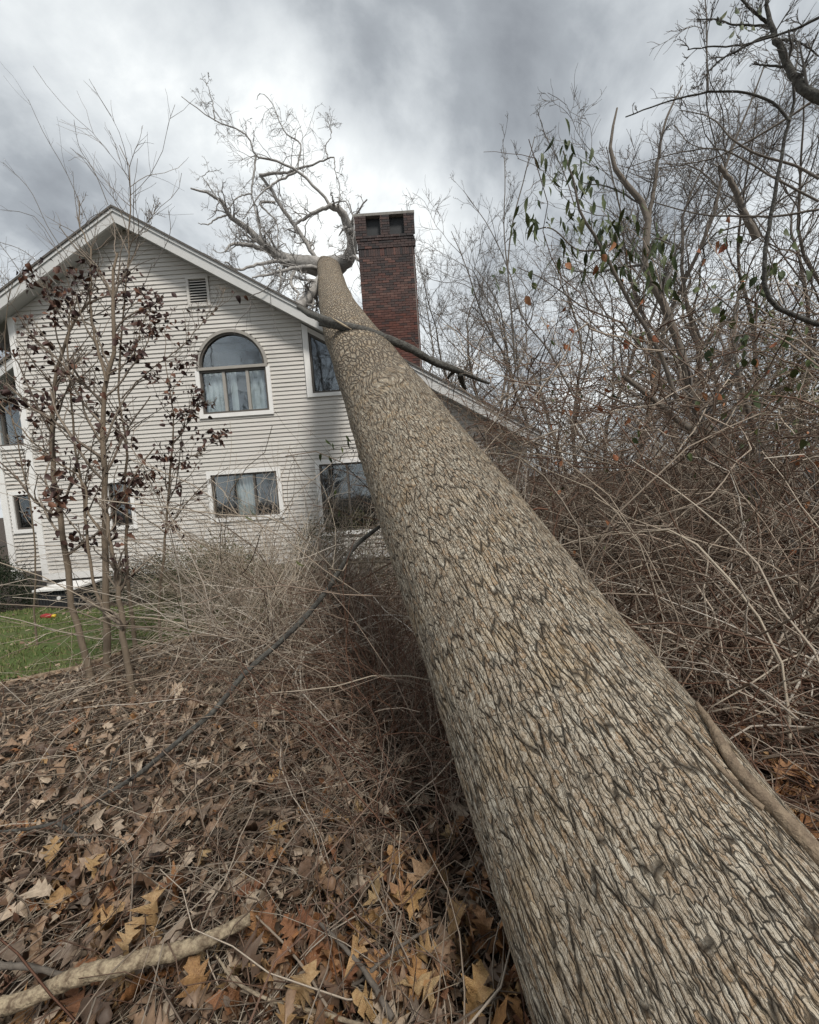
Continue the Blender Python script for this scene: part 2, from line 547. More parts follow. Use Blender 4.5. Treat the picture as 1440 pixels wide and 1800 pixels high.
def prism_mesh(name, pts, y0, y1):
    """pts: list of (x,z), counter-clockwise seen from the front (-y)"""
    n = len(pts)
    V = [(x, y0, z) for x, z in pts] + [(x, y1, z) for x, z in pts]
    Fc = [tuple(range(n)), tuple(range(2 * n - 1, n - 1, -1))] + [(i, i + n, (i + 1) % n + n, (i + 1) % n) for i in range(n)]
    me = bpy.data.meshes.new(name)
    me.from_pydata([tuple(map(float, v)) for v in V], [], Fc)
    me.update()
    return me


def gz(x, y):
    x = np.asarray(x, float)
    y = np.asarray(y, float)
    z = -.078 * np.clip(y - 1, 0, 9.4)
    z = z - .01 * np.clip(y - 12, 0, 60)
    z = z + .35 * np.clip((x - 4) / 8, 0, 1) ** 2
    z = z + .03 * np.sin(x * 1.7 + .5) * np.cos(y * 1.3) + .02 * np.sin(x * 4.1 + y * 3.3)
    return z


def hsh(i, j, k=0):
    h = (i.astype(np.int64) * 73856093) ^ (j.astype(np.int64) * 19349663) ^ (k * 83492791)
    h = (h ^ (h >> 13)) * 1274126177
    h = h & 0x7fffffff
    h = (h ^ (h >> 15)) * 2246822519 & 0x7fffffff
    return (h % 100003) / 100003.


def vnoise(x, y, k=0, per=None):
    i, j = np.floor(x).astype(np.int64), np.floor(y).astype(np.int64)
    fx, fy = x - i, y - j
    fx, fy = fx * fx * (3 - 2 * fx), fy * fy * (3 - 2 * fy)
    i2 = i + 1
    if per:
        i, i2 = i % per, i2 % per
    return (hsh(i, j, k) * (1 - fx) + hsh(i2, j, k) * fx) * (1 - fy) + (hsh(i, j + 1, k) * (1 - fx) + hsh(i2, j + 1, k) * fx) * fy


def voro(x, y, per, k=0, jit=.9):
    i, j = np.floor(x).astype(np.int64), np.floor(y).astype(np.int64)
    f1 = np.full(x.shape, 9.)
    f2 = np.full(x.shape, 9.)
    idc = np.zeros(x.shape)
    dx1 = np.zeros(x.shape)
    for di in (-1, 0, 1):
        for dj in (-1, 0, 1):
            ci, cj = i + di, j + dj
            cw = ci % per
            px = ci + .5 + (hsh(cw, cj, k) - .5) * jit
            py = cj + .5 + (hsh(cw, cj, k + 7) - .5) * jit
            d = np.hypot(px - x, py - y)
            m1 = d < f1
            f2 = np.where(m1, f1, np.minimum(f2, d))
            idc = np.where(m1, hsh(cw, cj, k + 13), idc)
            dx1 = np.where(m1, y - py, dx1)
            f1 = np.where(m1, d, f1)
    return f1, f2, idc, dx1


# ------------------------------------------------------------------ fallen trunk axis (fitted to the photo)
AX = np.array([-.195, .835, .515])
AX /= np.linalg.norm(AX)
AU = np.array([0, 0, -1.]) - (np.array([0, 0, -1.]) @ AX) * AX
AU /= np.linalg.norm(AU)
AW = np.cross(AX, AU)
TD = 1.70


def smooth_tab(xs, ys):
    g = np.linspace(-9, 11, 801)
    v = np.interp(g, xs, ys)
    k = np.ones(49) / 49
    for _ in range(2):
        v = np.convolve(np.pad(v, 24, mode='edge'), k, 'valid')
    return g, v


AZT = smooth_tab([-9, 4.6, 6, 7, 8, 9.2, 10.5], [-29.3, -29.3, -31.5, -34.5, -38, -43, -47])
RDT = smooth_tab([-9, -1, 0, 2.2, 3.5, 5.5, 8, 9.2, 10.5], [15.5, 14.6, 14.3, 14.6, 14.3, 13.7, 13.2, 13.4, 14.0])


def trunk_az(c):
    return np.interp(c, *AZT)


def trunk_r(c):
    return TD * np.sin(np.radians(np.interp(c, *RDT)))


def trunk_c(t):
    t = np.asarray(t, float)
    c = t / TD
    a = np.radians(trunk_az(c))
    return CP + t[..., None] * AX + TD * (np.cos(a)[..., None] * AU + np.sin(a)[..., None] * AW)


def clear_of_trunk(P, gap=.03, front=True):
    """True for polylines (N,K,3) that neither cross the trunk nor stand between it and the camera"""
    q = P - CP
    t = np.clip(q @ AX, -4, 17.6)
    c = trunk_c(t)
    d = np.linalg.norm(P - c, axis=-1)
    ok = (d > trunk_r(t / TD) + gap).all(1)
    if front:
        az = np.degrees(np.arctan2(q @ AW, q @ AU))
        pd = np.hypot(q @ AW, q @ AU)
        blk = (az > trunk_az(t / TD) - 14.) & (az < trunk_az(t / TD) + 14.) & (pd < TD) & (t / TD < 8.5) & (t / TD > -.5)
        ok &= ~blk.any(1)
    return ok


# ------------------------------------------------------------------ ground
def ground_sheet():
    xs = np.concatenate([-np.geomspace(150, 9, 14), np.arange(-8.8, 8.81, .16), np.geomspace(9, 150, 14)])
    ys = np.concatenate([[-40, -15, -6, -3], np.arange(-2, 12.01, .16), np.geomspace(12.3, 320, 22)])
    X, Y = np.meshgrid(xs, ys)
    Z = gz(X, Y) + (vnoise(X * 3, Y * 3, 3) - .5) * .05 * (np.abs(X) < 9)
    V = np.stack([X, Y, Z], -1).reshape(-1, 3)
    ny, nx = X.shape
    i = np.arange(ny * nx).reshape(ny, nx)
    Q = np.stack([i[:-1, :-1], i[:-1, 1:], i[1:, 1:], i[1:, :-1]], -1).reshape(-1, 4)
    return npmesh('ground', V, Q)


link('ground', ground_sheet(), M['soil'], kind='structure')

# lawn: far left, between the leaf-strewn slope and the house
LE0, LE1 = np.array([-5.2, 3.35]), np.array([-2.35, 6.05])


def lawn_in(x, y):
    s = (x - LE0[0]) * (LE1[1] - LE0[1]) - (y - LE0[1]) * (LE1[0] - LE0[0])
    return (s < 0) & (y < 8.3 + .25 * np.sin(x * 1.3)) & (x < -1.6 + .3 * np.sin(y * 2))


g_ = .14
xs, ys = np.arange(-13, -1.4, g_), np.arange(2.5, 8.7, g_)
X, Y = np.meshgrid(xs, ys)
ny, nx = X.shape
Z = gz(X, Y) + .035
i = np.arange(ny * nx).reshape(ny, nx)
ok = lawn_in(X, Y)
ok = ok[:-1, :-1] & ok[1:, 1:] & ok[1:, :-1] & ok[:-1, 1:]
Q = np.stack([i[:-1, :-1], i[:-1, 1:], i[1:, 1:], i[1:, :-1]], -1)[ok]
link('lawn', npmesh('lawn', np.stack([X, Y, Z], -1).reshape(-1, 3), Q), M['lawn'], kind='structure')
n = 42000
x, y = rng.uniform(-9.5, -1.5, n), rng.uniform(2.8, 8.5, n)
k = lawn_in(x, y) & (vnoise(x * 2.2, y * 2.2, 5) * .6 + vnoise(x * 7, y * 7, 6) * .4 > .36)
x, y = x[k], y[k]
n = len(x)
h = rng.uniform(.025, .07, n)
a = rng.uniform(0, 6.28, n)
le = rng.uniform(0, .05, n)
b0 = np.stack([x, y, gz(x, y) + .03], -1)
dv = np.stack([np.cos(a), np.sin(a), 0 * a], -1) * .006
tp = b0 + np.stack([-np.sin(a) * le, np.cos(a) * le, h], -1)
V = np.stack([b0 - dv, b0 + dv, tp], 1).reshape(-1, 3)
tag(link('lawn_grass', npmesh('lawn_grass', V, np.arange(n * 3).reshape(-1, 3), False), M['grass']), 'short green grass growing on the lawn before the white house', 'grass', kind='stuff')
P = cat_rom([(*(LE0 + [-1.3, -1.2]), 0), (*LE0, 0), (*((LE0 + LE1) / 2 + [.02, -.03]), 0), (*LE1, 0)], 14)
P[:, 2] = gz(P[:, 0], P[:, 1]) + .03
V, Q = tubes(P[None], np.full((1, 14), .032), 8)
tag(link('edging_log', npmesh('edging_log', V, Q), M['vine_bark']), 'thin brown weathered log lying along the edge of the green lawn', 'log')

# ------------------------------------------------------------------ house
YW = 10.4          # plane of the gable wall
PK = (-6.40, 8.46)  # ridge at the rake's front edge
SL = .603


def roof_top(x):
    return PK[1] - SL * abs(x - PK[0])


house = empty('house', (-3.2, YW, -.75), label='two-storey house with pale grey clapboard gable, arched window and white trim', cat='house')
XL, XR = -9.5, 3.05
ZB = -.28
openings = [('arch', -5.0, -3.29, 3.60, 4.74), ('rect', -4.98, -3.27, .98, 2.12), ('trap', -2.26, -.75, 3.90, 5.46),
            ('rect', -2.24, -.75, .40, 2.22), ('rect', -7.60, -7.02, .97, 2.10), ('vent', -5.02, -4.55, 6.27, 6.90)]


def wall_cuts(z0, z1):
    out = []
    zm = (z0 + z1) / 2
    for kd, a, b_, c, d in openings:
        if kd == 'arch':
            if c < zm < d:
                out.append((a, b_))
            elif d <= zm < d + (b_ - a) / 2:
                hh = math.sqrt(max(0, ((b_ - a) / 2) ** 2 - (max(z0, d) - d) ** 2))
                out.append(((a + b_) / 2 - hh, (a + b_) / 2 + hh))
        elif kd == 'trap':
            top_at = lambda xx: d + .1 - SL * (xx - a)
            if c < zm < d + .2:
                xe = a + (d + .1 + .13 - z0) / SL
                out.append((a - .1, min(b_, max(a - .1, xe))))
        elif c < zm < d:
            out.append((a, b_))
    return sorted(out)


ex = .102
nc = int((8.4 - (ZB + .17)) / ex)
bcount = 0
backing = Bag()
for ci in range(nc):
    z0 = ZB + .17 + ci * ex
    z1 = z0 + ex
    # gable limits at the wall plane, under the soffit
    top = (PK[1] - .17 - z0) / SL
    xl = max(XL + .10, PK[0] - top)
    xr = min(XR - .02, PK[0] + top)
    if xr - xl < .1:
        continue
    segs = []
    cur = xl
    for a, b_ in wall_cuts(z0, z1):
        if b_ <= cur:
            continue
        if a > cur:
            segs.append((cur, min(a, xr)))
        cur = max(cur, b_)
        if cur >= xr:
            break
    if cur < xr:
        segs.append((cur, xr))
    for a, b_ in segs:
        if b_ - a < .03:
            continue
        # bevel siding: thick butt at the bottom, thin top tucked under the next board, ends follow the roof slope
        cl = a == xl and xl > XL + .1
        cr = b_ == xr and xr < XR - .02
        o1 = ex / SL
        a1 = a + (o1 if cl else 0)
        b1_ = b_ - (o1 if cr else 0)
        if b1_ <= a1:
            continue
        jx = rng.uniform(-.0015, .0015)
        V = np.array([[a, YW - .036 + jx, z0], [b_, YW - .036 + jx, z0], [b1_, YW - .012, z1 + .006], [a1, YW - .012, z1 + .006],
                      [a, YW - .002, z0], [b_, YW - .002, z0], [b1_, YW - .002, z1 + .006], [a1, YW - .002, z1 + .006]])
        Fc = np.array([[0, 1, 2, 3], [5, 4, 7, 6], [0, 4, 5, 1], [3, 2, 6, 7], [0, 3, 7, 4], [1, 5, 6, 2]])
        link('clapboard', npmesh('clapboard', V, Fc, False), M['siding'], house)
        backing.add(*box(a, b_, YW, YW + .16, z0, z1 - .0005))
        bcount += 1
link('wall', backing.mesh('wall', False), M['siding'], house)
sw = Bag()
for xx in (XL, XR - .16):
    zt = roof_top(xx) - .28
    sw.add(*box(xx, xx + .16, YW + .01, 19, -1.0, zt))
sw.add(*box(XL + .165, XR - .165, 18.8, 19, -1.0, 6.2 if False else roof_top(XR) - .3))
link('side_wall', sw.mesh('side_wall', False), M['siding'], house)
bk = prism_mesh('rear_gable', [(XL + .17, 2.5), (XR - .17, roof_top(XR - .17) - .31), (PK[0], PK[1] - .31), (XL + .17, roof_top(XL + .17) - .31)], 18.81, 18.97)
link('rear_gable', bk, M['siding'], house)
boxobj('foundation', (XL + .02, XR - .02, YW + .03, YW + .25, -1.1, ZB + .02), M['stone'], house)
boxobj('skirt_board', (XL - .03, XR, YW - .055, YW + .02, ZB, ZB + .165), M['trim'], house)
boxobj('corner_board', (XL - .02, XL + .14, YW - .06, YW + .01, ZB + .17, roof_top(XL) - .3), M['trim'], house)
boxobj('corner_board', (XR - .12, XR + .02, YW - .06, YW + .01, ZB + .17, roof_top(XR) - .3), M['trim'], house)


def rake_piece(name, x0, x1, dz0, dz1, y0, y1, m):
    pts = [(x0, roof_top(x0) - dz1), (x1, roof_top(x1) - dz1), (x1, roof_top(x1) - dz0), (x0, roof_top(x0) - dz0)]
    return link(name, prism_mesh(name, pts, y0, y1), m, house)


EL, ER = -10.35, 3.35
for x0, x1 in ((EL, PK[0] - .001), (PK[0] + .001, ER)):
    rake_piece('roof', x0, x1, 0, .05, 9.95, 19.3, M['shingle'])
    rake_piece('crown_board', x0, x1, .052, .125, 9.975, 10.06, M['rake'])
    rake_piece('rake_board', x0, x1, .128, .36, 10.0, 10.045, M['rake'])
    rake_piece('soffit', x0, x1, .30, .33, 10.047, YW - .04, M['soffit'])
    rake_piece('roof_deck', x0, x1, .054, .12, 10.062, 19.2, M['soffit'])
# eave boards
boxobj('fascia', (ER - .02, ER + .03, 10.0, 19.2, roof_top(ER) - .30, roof_top(ER) - .06), M['rake'], house)
boxobj('fascia', (EL - .03, EL + .02, 10.0, 19.2, roof_top(EL) - .30, roof_top(EL) - .06), M['rake'], house)

GY = YW + .03


def ring(name, x0, x1, z0, z1, wd, y0, y1, m, parent, sides='lrtb'):
    B = Bag()
    if 'l' in sides: B.add(*box(x0, x0 + wd, y0, y1, z0, z1))
    if 'r' in sides: B.add(*box(x1 - wd, x1, y0, y1, z0, z1))
    xa, xb = x0 + (wd if 'l' in sides else 0), x1 - (wd if 'r' in sides else 0)
    if 'b' in sides: B.add(*box(xa + .0005, xb - .0005, y0 + .001, y1, z0, z0 + wd))
    if 't' in sides: B.add(*box(xa + .0005, xb - .0005, y0 + .001, y1, z1 - wd, z1))
    return link(name, B.mesh(name, False), m, parent)


def curtain_mesh(x0, x1, z0, z1, y, amp=.03, n=40, seed=0):
    xs = np.linspace(x0, x1, n)
    ph = np.cumsum(np.random.default_rng(seed).uniform(.4, 1.3, n))
    yy = y + amp * np.sin(ph * 1.1)
    V = np.concatenate([np.stack([xs, yy, np.full(n, z0)], -1), np.stack([xs, yy, np.full(n, z1)], -1)])
    i = np.arange(n - 1)
    return npmesh('curtain', V, np.stack([i, i + 1, i + 1 + n, i + n], -1))


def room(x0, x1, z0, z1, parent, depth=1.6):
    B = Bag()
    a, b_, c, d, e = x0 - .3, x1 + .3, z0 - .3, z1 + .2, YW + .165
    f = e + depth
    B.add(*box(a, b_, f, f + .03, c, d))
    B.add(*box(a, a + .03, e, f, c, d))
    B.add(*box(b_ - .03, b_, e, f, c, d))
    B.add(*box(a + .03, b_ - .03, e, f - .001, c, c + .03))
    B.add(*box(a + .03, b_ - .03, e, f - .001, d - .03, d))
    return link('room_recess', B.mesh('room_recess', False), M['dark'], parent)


def window(x0, x1, z0, z1, muls, trim=.10, curtains=(), sides='lrtb', lab=None):
    fr = ring('window', x0 - trim, x1 + trim, z0 - trim, z1 + trim, trim, YW - .065, YW - .0, M['trim'], house, sides)
    if lab: fr['label'] = lab
    ring('sash', x0, x1, z0, z1, .045, YW - .03, YW + .04, M['bronze'], fr)
    xs = [x0 + .045] + [m_ for m_ in muls for m_ in (m_ - .025, m_ + .025)] + [x1 - .045]
    for m_ in muls:
        boxobj('mullion', (m_ - .025, m_ + .025, YW - .028, YW + .04, z0 + .046, z1 - .046), M['bronze'], fr)
    for i in range(0, len(xs), 2):
        boxobj('pane', (xs[i], xs[i + 1], GY - .012, GY - .006, z0 + .045, z1 - .045), M['glass'], fr)
    for k, (ca, cb) in enumerate(curtains):
        link('curtain', curtain_mesh(ca, cb, z0 + .02, z1 - .02, YW + .12, seed=k), M['curtain'], fr)
    room(x0, x1, z0, z1, fr)
    return fr


window(-4.96, -3.29, 1.0, 2.10, (-3.88,), curtains=((-4.42, -3.92),))
window(-7.58, -7.04, .99, 2.08, ())
window(-2.20, -.80, .45, 2.18, (-1.5,))
# arched window
ax0, ax1, az0, az1 = -4.97, -3.31, 3.62, 4.72
acx, ar = (ax0 + ax1) / 2, (ax1 - ax0) / 2
fr = ring('arched_window', ax0 - .10, ax1 + .10, az0 - .10, az1 - .03, .10, YW - .065, YW, M['trim'], house, 'lrb')
ring('sash', ax0, ax1, az0, az1 - .04, .05, YW - .03, YW + .04, M['bronze'], fr)
boxobj('transom', (ax0 - .04, ax1 + .04, YW - .075, YW + .04, az1 - .035, az1 + .035), M['beige'], fr)
xs = [ax0 + .05, -4.42, -4.35, -3.83, -3.76, ax1 - .05]
for i in (1, 3):
    boxobj('mullion', (xs[i], xs[i + 1], YW - .028, YW + .04, az0 + .051, az1 - .091), M['beige'], fr)
for i in (0, 2, 4):
    boxobj('pane', (xs[i], xs[i + 1], GY - .012, GY - .006, az0 + .05, az1 - .09), M['glass'], fr)
for nm, r0, r1, y0, y1, mm in (('arch_trim', ar - .02, ar + .055, YW - .065, YW + .03, M['beige']), ('arch_sash', ar - .065, ar - .021, YW - .03, YW + .04, M['bronze'])):
    nA = 33
    th = np.linspace(0, np.pi, nA)
    V = []
    for (rr_, yy) in ((r0, y0), (r1, y0), (r1, y1), (r0, y1)):
        V.append(np.stack([acx + rr_ * np.cos(th), np.full(nA, yy), az1 + .036 + rr_ * np.sin(th)], -1))
    V = np.stack(V, 1).reshape(-1, 3)
    i = np.arange(nA * 4).reshape(nA, 4)
    Q = np.stack([i[:-1], np.roll(i[:-1], -1, 1), np.roll(i[1:], -1, 1), i[1:]], -1).reshape(-1, 4)
    link(nm, npmesh(nm, V, Q, False), mm, fr)
th = np.linspace(0, np.pi, 33)
link('arch_pane', prism_mesh('arch_pane', [(acx + (ar - .065) * math.cos(a), az1 + .037 + (ar - .065) * math.sin(a)) for a in th], GY - .012, GY - .006), M['glass'], fr)
room(ax0, ax1, az0, az1 + ar, fr)
link('curtain', curtain_mesh(ax0 + .05, -4.42, az0 + .02, az1 - .06, YW + .12, .02, 24), M['curtain'], fr)
link('curtain', curtain_mesh(-3.80, ax1 - .12, az0 + .02, az1 - .06, YW + .13, .03, 16, 2), M['curtain'], fr)
link('curtain', curtain_mesh(-4.3, -4.13, az0 + .02, az1 - .06, YW + .13, .02, 8, 5), M['curtain'], fr)
# trapezoid window under the rake
tx0, tx1, tz0 = -2.20, -.78, 3.95
tt = lambda x: 5.44 - SL * (x - tx0)
fr = link('slanted_window', prism_mesh('slanted_window', [(tx0 - .14, tz0 - .09), (tx0, tz0 - .09), (tx0, roof_top(tx0) - .36), (tx0 - .14, roof_top(tx0 - .14) - .36)], YW - .065, YW), M['trim'], house)
boxobj('sill', (tx0 + .0005, tx1 + .1, YW - .07, YW, tz0 - .09, tz0), M['trim'], fr)
link('head_panel', prism_mesh('head_panel', [(tx0 + .0005, tt(tx0)), (tx1 + .1, tt(tx1 + .1)), (tx1 + .1, roof_top(tx1 + .1) - .36), (tx0 + .0005, roof_top(tx0) - .36)], YW - .06, YW), M['siding'], fr)
B = Bag()
B.add(*box(tx0, tx0 + .05, YW - .03, YW + .04, tz0, tt(tx0) - .06))
B.add(*box(tx0 + .051, tx1, YW - .03, YW + .04, tz0, tz0 + .05))
B.add(*box(tx0 + .66, tx0 + .71, YW - .03, YW + .04, tz0 + .051, tt(tx0 + .71) - .06))
link('sash', B.mesh('sash', False), M['bronze'], fr)
link('top_rail', prism_mesh('top_rail', [(tx0, tt(tx0) - .058), (tx1, tt(tx1) - .058), (tx1, tt(tx1) - .001), (tx0, tt(tx0) - .001)], YW - .032, YW + .04), M['bronze'], fr)
link('pane', prism_mesh('pane', [(tx0 + .05, tz0 + .05), (tx1, tz0 + .05), (tx1, tt(tx1) - .06), (tx0 + .05, tt(tx0 + .05) - .06)], GY - .012, GY - .006), M['glass'], fr)
room(tx0, tx1, tz0, 5.2, fr)
# attic vent with louvres
fr = ring('attic_vent', -5.06, -4.51, 6.23, 6.94, .06, YW - .06, YW, M['siding'], house)
boxobj('vent_back', (-5.0, -4.57, YW + .02, YW + .03, 6.29, 6.88), M['dark'], fr)
for k in range(9):
    z = 6.30 + k * .064
    V, Fc = box(-4.998, -4.572, YW - .05, YW + .015, z, z + .012)
    V[V[:, 1] > YW, 2] += .05
    link('louvre', npmesh('louvre', V, Fc, False), M['siding'], fr)

# left wing of the house
WY = 10.9
wing = Bag()
for ci in range(48):
    z0 = -.1 + ci * ex
    segs = [(-10.62, XL - .03)]
    for (a, b_, c, d) in ((-10.52, -9.98, 1.0, 2.0), (-11.2, -9.78, 3.2, 4.45)):
        if c < z0 + ex / 2 < d:
            segs = [s for (p, q_) in segs for s in ((p, min(q_, a)), (max(p, b_), q_)) if s[1] - s[0] > .02]
    for a, b_ in segs:
        V = np.array([[a, WY - .050, z0], [b_, WY - .050, z0], [b_, WY - .012, z0 + ex + .006], [a, WY - .012, z0 + ex + .006],
                      [a, WY + .1, z0], [b_, WY + .1, z0], [b_, WY + .1, z0 + ex - .001], [a, WY + .1, z0 + ex - .001]])
        Fc = np.array([[0, 1, 2, 3], [5, 4, 7, 6], [0, 4, 5, 1], [3, 2, 6, 7], [0, 3, 7, 4], [1, 5, 6, 2]])
        link('clapboard', npmesh('clapboard', V, Fc, False), M['siding'], house)
boxobj('corner_board', (-10.80, -10.63, WY - .06, WY + .1, -.3, 4.7), M['trim'], house)
YW_, YW, GY = YW, WY, WY + .03
window(-10.48, -10.02, 1.04, 1.96, ())
window(-11.1, -9.84, 3.26, 4.40, (-10.5,), sides='rb')
YW, GY = YW_, YW_ + .03
link('wing_rake', prism_mesh('wing_rake', [(-11.6, 3.95), (-9.55, 5.18), (-9.55, 5.42), (-11.6, 4.19)], WY - .45, WY - .40), M['rake'], house)
link('wing_roof', prism_mesh('wing_roof', [(-11.6, 4.2), (-9.55, 5.43), (-9.55, 5.50), (-11.6, 4.27)], WY - .5, 15), M['shingle'], house)
link('wing_soffit', prism_mesh('wing_soffit', [(-11.6, 4.0), (-9.55, 5.23), (-9.55, 5.26), (-11.6, 4.03)], WY - .39, WY + .1), M['soffit'], house)

# ------------------------------------------------------------------ chimney (part of the house), bricks as sub-parts
chim = Bag()
cx0, cx1, cy0, cy1 = -.925, .655, 12.0, 13.2
chim.add(*box(cx0 + .02, cx1 - .02, cy0 + .02, cy1 - .02, 2.6, 8.55))
for a, b_ in ((cx0 + .02, cx0 + .27), (-.27, .0), (cx1 - .25, cx1 - .02)):
    chim.add(*box(a, b_, cy0 + .02, cy1 - .02, 8.5505, 9.04))
chimney = link('chimney', chim.mesh('chimney', False), M['mortar'], house)
boxobj('cap_slab', (cx0 - .06, cx1 + .06, cy0 - .05, cy1 + .05, 9.06, 9.13), M['stone'], chimney)
boxobj('flue_recess', (cx0 + .275, cx1 - .255, cy0 + .10, cy0 + .14, 8.56, 9.05), M['metal'], chimney)
bl, bh, jt = .195, .057, .010
bmesh_v, bmesh_f = box(-.5, .5, -.5, .5, -.5, .5)
brick_me = npmesh('brick', bmesh_v * np.array([bl, .09, bh]), bmesh_f, False)
half_me = npmesh('half_brick', bmesh_v * np.array([bl / 2 - .005, .09, bh]), bmesh_f, False)
sold_me = npmesh('soldier_brick', bmesh_v * np.array([bh, .09, bl]), bmesh_f, False)
for me in (brick_me, half_me, sold_me):
    me.materials.append(M['brick'])
rest = Bag()
cand = []
z = 2.7
ci = 0
while z < 9.02:
    out_ = 0.0
    if z > 8.05: out_ = .015
    if z > 8.35: out_ = .03
    if z > 8.45: out_ = .045
    if 7.98 <= z < 8.06 and not getattr(chim, 'sold', False):
        chim.sold = True
        for s_ in range(24):
            xx = cx0 + .03 + s_ * (cx1 - cx0 - .05) / 24 + .03
            cand.append((xx, cy0 + .035, z + bl / 2, 's'))
        z += bl + jt
        ci += 3
        continue
    x = cx0 - out_ - (0 if ci % 2 == 0 else 0)
    xe = cx1 + out_
    first = ci % 2 == 1
    while x < xe - .04:
        ln = bl / 2 if first else bl
        first = False
        if x + ln > xe:
            ln = bl / 2
        xc = x + ln / 2
        if not z > 8.53:
            cand.append((xc, cy0 + .035 - out_, z + bh / 2, 'h' if ln < bl else 'b'))
        x += ln + jt
    if z > 8.53:
        for a, b_ in ((cx0 - .045, cx0 + .27), (-.25, .0), (cx1 - .245, cx1 + .045)):
            w1 = bl if ci % 2 else (b_ - a) - bl - jt
            cand.append((a + w1 / 2, cy0 - .01, z + bh / 2, ('x', w1)))
            w2 = (b_ - a) - w1 - jt
            cand.append((b_ - w2 / 2, cy0 - .01, z + bh / 2, ('x', w2)))
    z += bh + jt
    ci += 1
vis = [c for c in cand if c[2] > max(4.9, roof_top(c[0]) + .3)]
ids = set(rng.permutation(len(vis))[:296].tolist()) if len(vis) > 296 else set(range(len(vis)))
order = sorted(range(len(vis)), key=lambda i: vis[i][2])
ids = set(order[-296:])
hid = [c for c in cand if c not in set(vis)] + [vis[i] for i in range(len(vis)) if i not in ids]
coff = np.array(wloc(chimney))
for i in ids:
    x, y, z, k = vis[i]
    o = bpy.data.objects.new('brick', brick_me if isinstance(k, tuple) else {'b': brick_me, 'h': half_me, 's': sold_me}[k])
    if isinstance(k, tuple):
        o.scale = (k[1] / bl, 1, 1)
    if z > 7.6 + rng.uniform(-.7, .7):
        o.material_slots[0].link = 'OBJECT'
        o.material_slots[0].material = M['brick_soot']
    col.objects.link(o)
    o.parent = chimney
    o.location = (x - coff[0], y - coff[1] + rng.uniform(-.004, .004), z - coff[2])
for x, y, z, k in hid:
    if isinstance(k, tuple):
        rest.add(bmesh_v * np.array((k[1], .09, bh)) + np.array([x, y, z]), bmesh_f)
        continue
    sc_ = {'b': (bl, .09, bh), 'h': (bl / 2 - .005, .09, bh), 's': (bh, .09, bl)}[k]
    rest.add(bmesh_v * np.array(sc_) + np.array([x, y + rng.uniform(-.004, .004), z]), bmesh_f)
# side bricks, course by course
z = 2.7
while z < 9.0:
    for yy in np.arange(cy0 + .2, cy1 - .05, bl + jt):
        for xx in (cx0 + .035, cx1 - .035):
            rest.add(bmesh_v * np.array((.09, bl, bh)) + np.array([xx, yy, z + bh / 2]), bmesh_f)
    z += bh + jt
bi = material('brick_rest', [(.115, .052, .042), (.14, .058, .045), (.085, .048, .042), (.05, .042, .042), (.13, .06, .05), (.16, .085, .07)], 'island', rough=.9, noise=.45, nscale=18, ncol=(.07, .04, .035), bump=.4)
link('brickwork', rest.mesh('brickwork', False), bi, chimney, kind='stuff')

# utility unit and toy by the wall
ux, uy = float(at(125, 1075, 8.9)[0]), 8.9
uz = float(gz(ux, uy)) - .06
u = empty('air_conditioner', (ux, uy, uz), label='dark grille air conditioner with pale lid at the foot of the house corner', cat='air conditioner')
boxobj('casing', (ux - .40, ux + .40, uy - .3, uy + .4, uz + .02, uz + .50), M['metal'], u)
boxobj('lid', (ux - .46, ux + .46, uy - .36, uy + .46, uz + .501, uz + .54), M['whitep'], u)
for k in range(13):
    boxobj('grille_bar', (ux - .39 + k * .0645, ux - .38 + k * .0645, uy - .318, uy - .301, uz + .05, uz + .49), M['metal'], u)
th = np.linspace(0, 2 * np.pi, 20)[:-1]
link('round_badge', prism_mesh('round_badge', [(ux + .06 + .04 * math.cos(a), uz + .33 + .04 * math.sin(a)) for a in th], uy - .335, uy - .319), M['whitep'], u)
tx, ty = -6.95, 7.55
tz = float(gz(tx, ty)) + .08
P = np.array([[tx - .22, ty, tz], [tx - .18, ty, tz + .02], [tx - .05, ty, tz + .03], [tx + .12, ty, tz + .02], [tx + .14, ty, tz + .02]])
tv, tq = tubes(P[None], np.array([[.01, .075, .09, .07, .01]]), 12)
tv = (tv - [tx, ty, tz]) * .62 + [tx, ty, tz - .03]
toy = tag(link('plastic_toy', npmesh('plastic_toy', tv, tq), M['red']), 'red plastic toy with a yellow end lying at the back of the lawn', 'toy')
P = np.array([[tx + .142, ty, tz + .02], [tx + .145, ty, tz + .02], [tx + .22, ty, tz + .03], [tx + .225, ty, tz + .03]])
tv, tq = tubes(P[None], np.array([[.01, .055, .05, .005]]), 12)
tv = (tv - [tx, ty, tz]) * .62 + [tx, ty, tz - .03]
link('yellow_end', npmesh('yellow_end', tv, tq), M['yellow'], toy)

# ------------------------------------------------------------------ fallen tree
tree = empty('fallen_tree', trunk_c(np.array(-1.0)), label='huge fallen tree with furrowed bark leaning from the foreground onto the house roof', cat='tree')
NT, NTH = 1000, 330
phi = np.linspace(math.atan(-1.3), math.atan(10.55), NT)
tv = np.tan(phi) * TD
s_ = np.linspace(-1, 1, NTH, endpoint=False)
th = np.pi * (.5 * s_ + .5 * s_ ** 3)
cen = trunk_c(tv)
tan = norm(np.gradient(cen, axis=0))
az = np.radians(trunk_az(tv / TD))
tocam = -(np.cos(az)[:, None] * AU + np.sin(az)[:, None] * AW)
tocam = norm(tocam - (tocam * tan).sum(1, keepdims=True) * tan)
side = np.cross(tan, tocam)
TT, TH = np.meshgrid(tv, th, indexing='ij')
U = (TH / (2 * np.pi) + .5)            # 0..1 round
NCELL = 136
circ = 2 * np.pi * .42
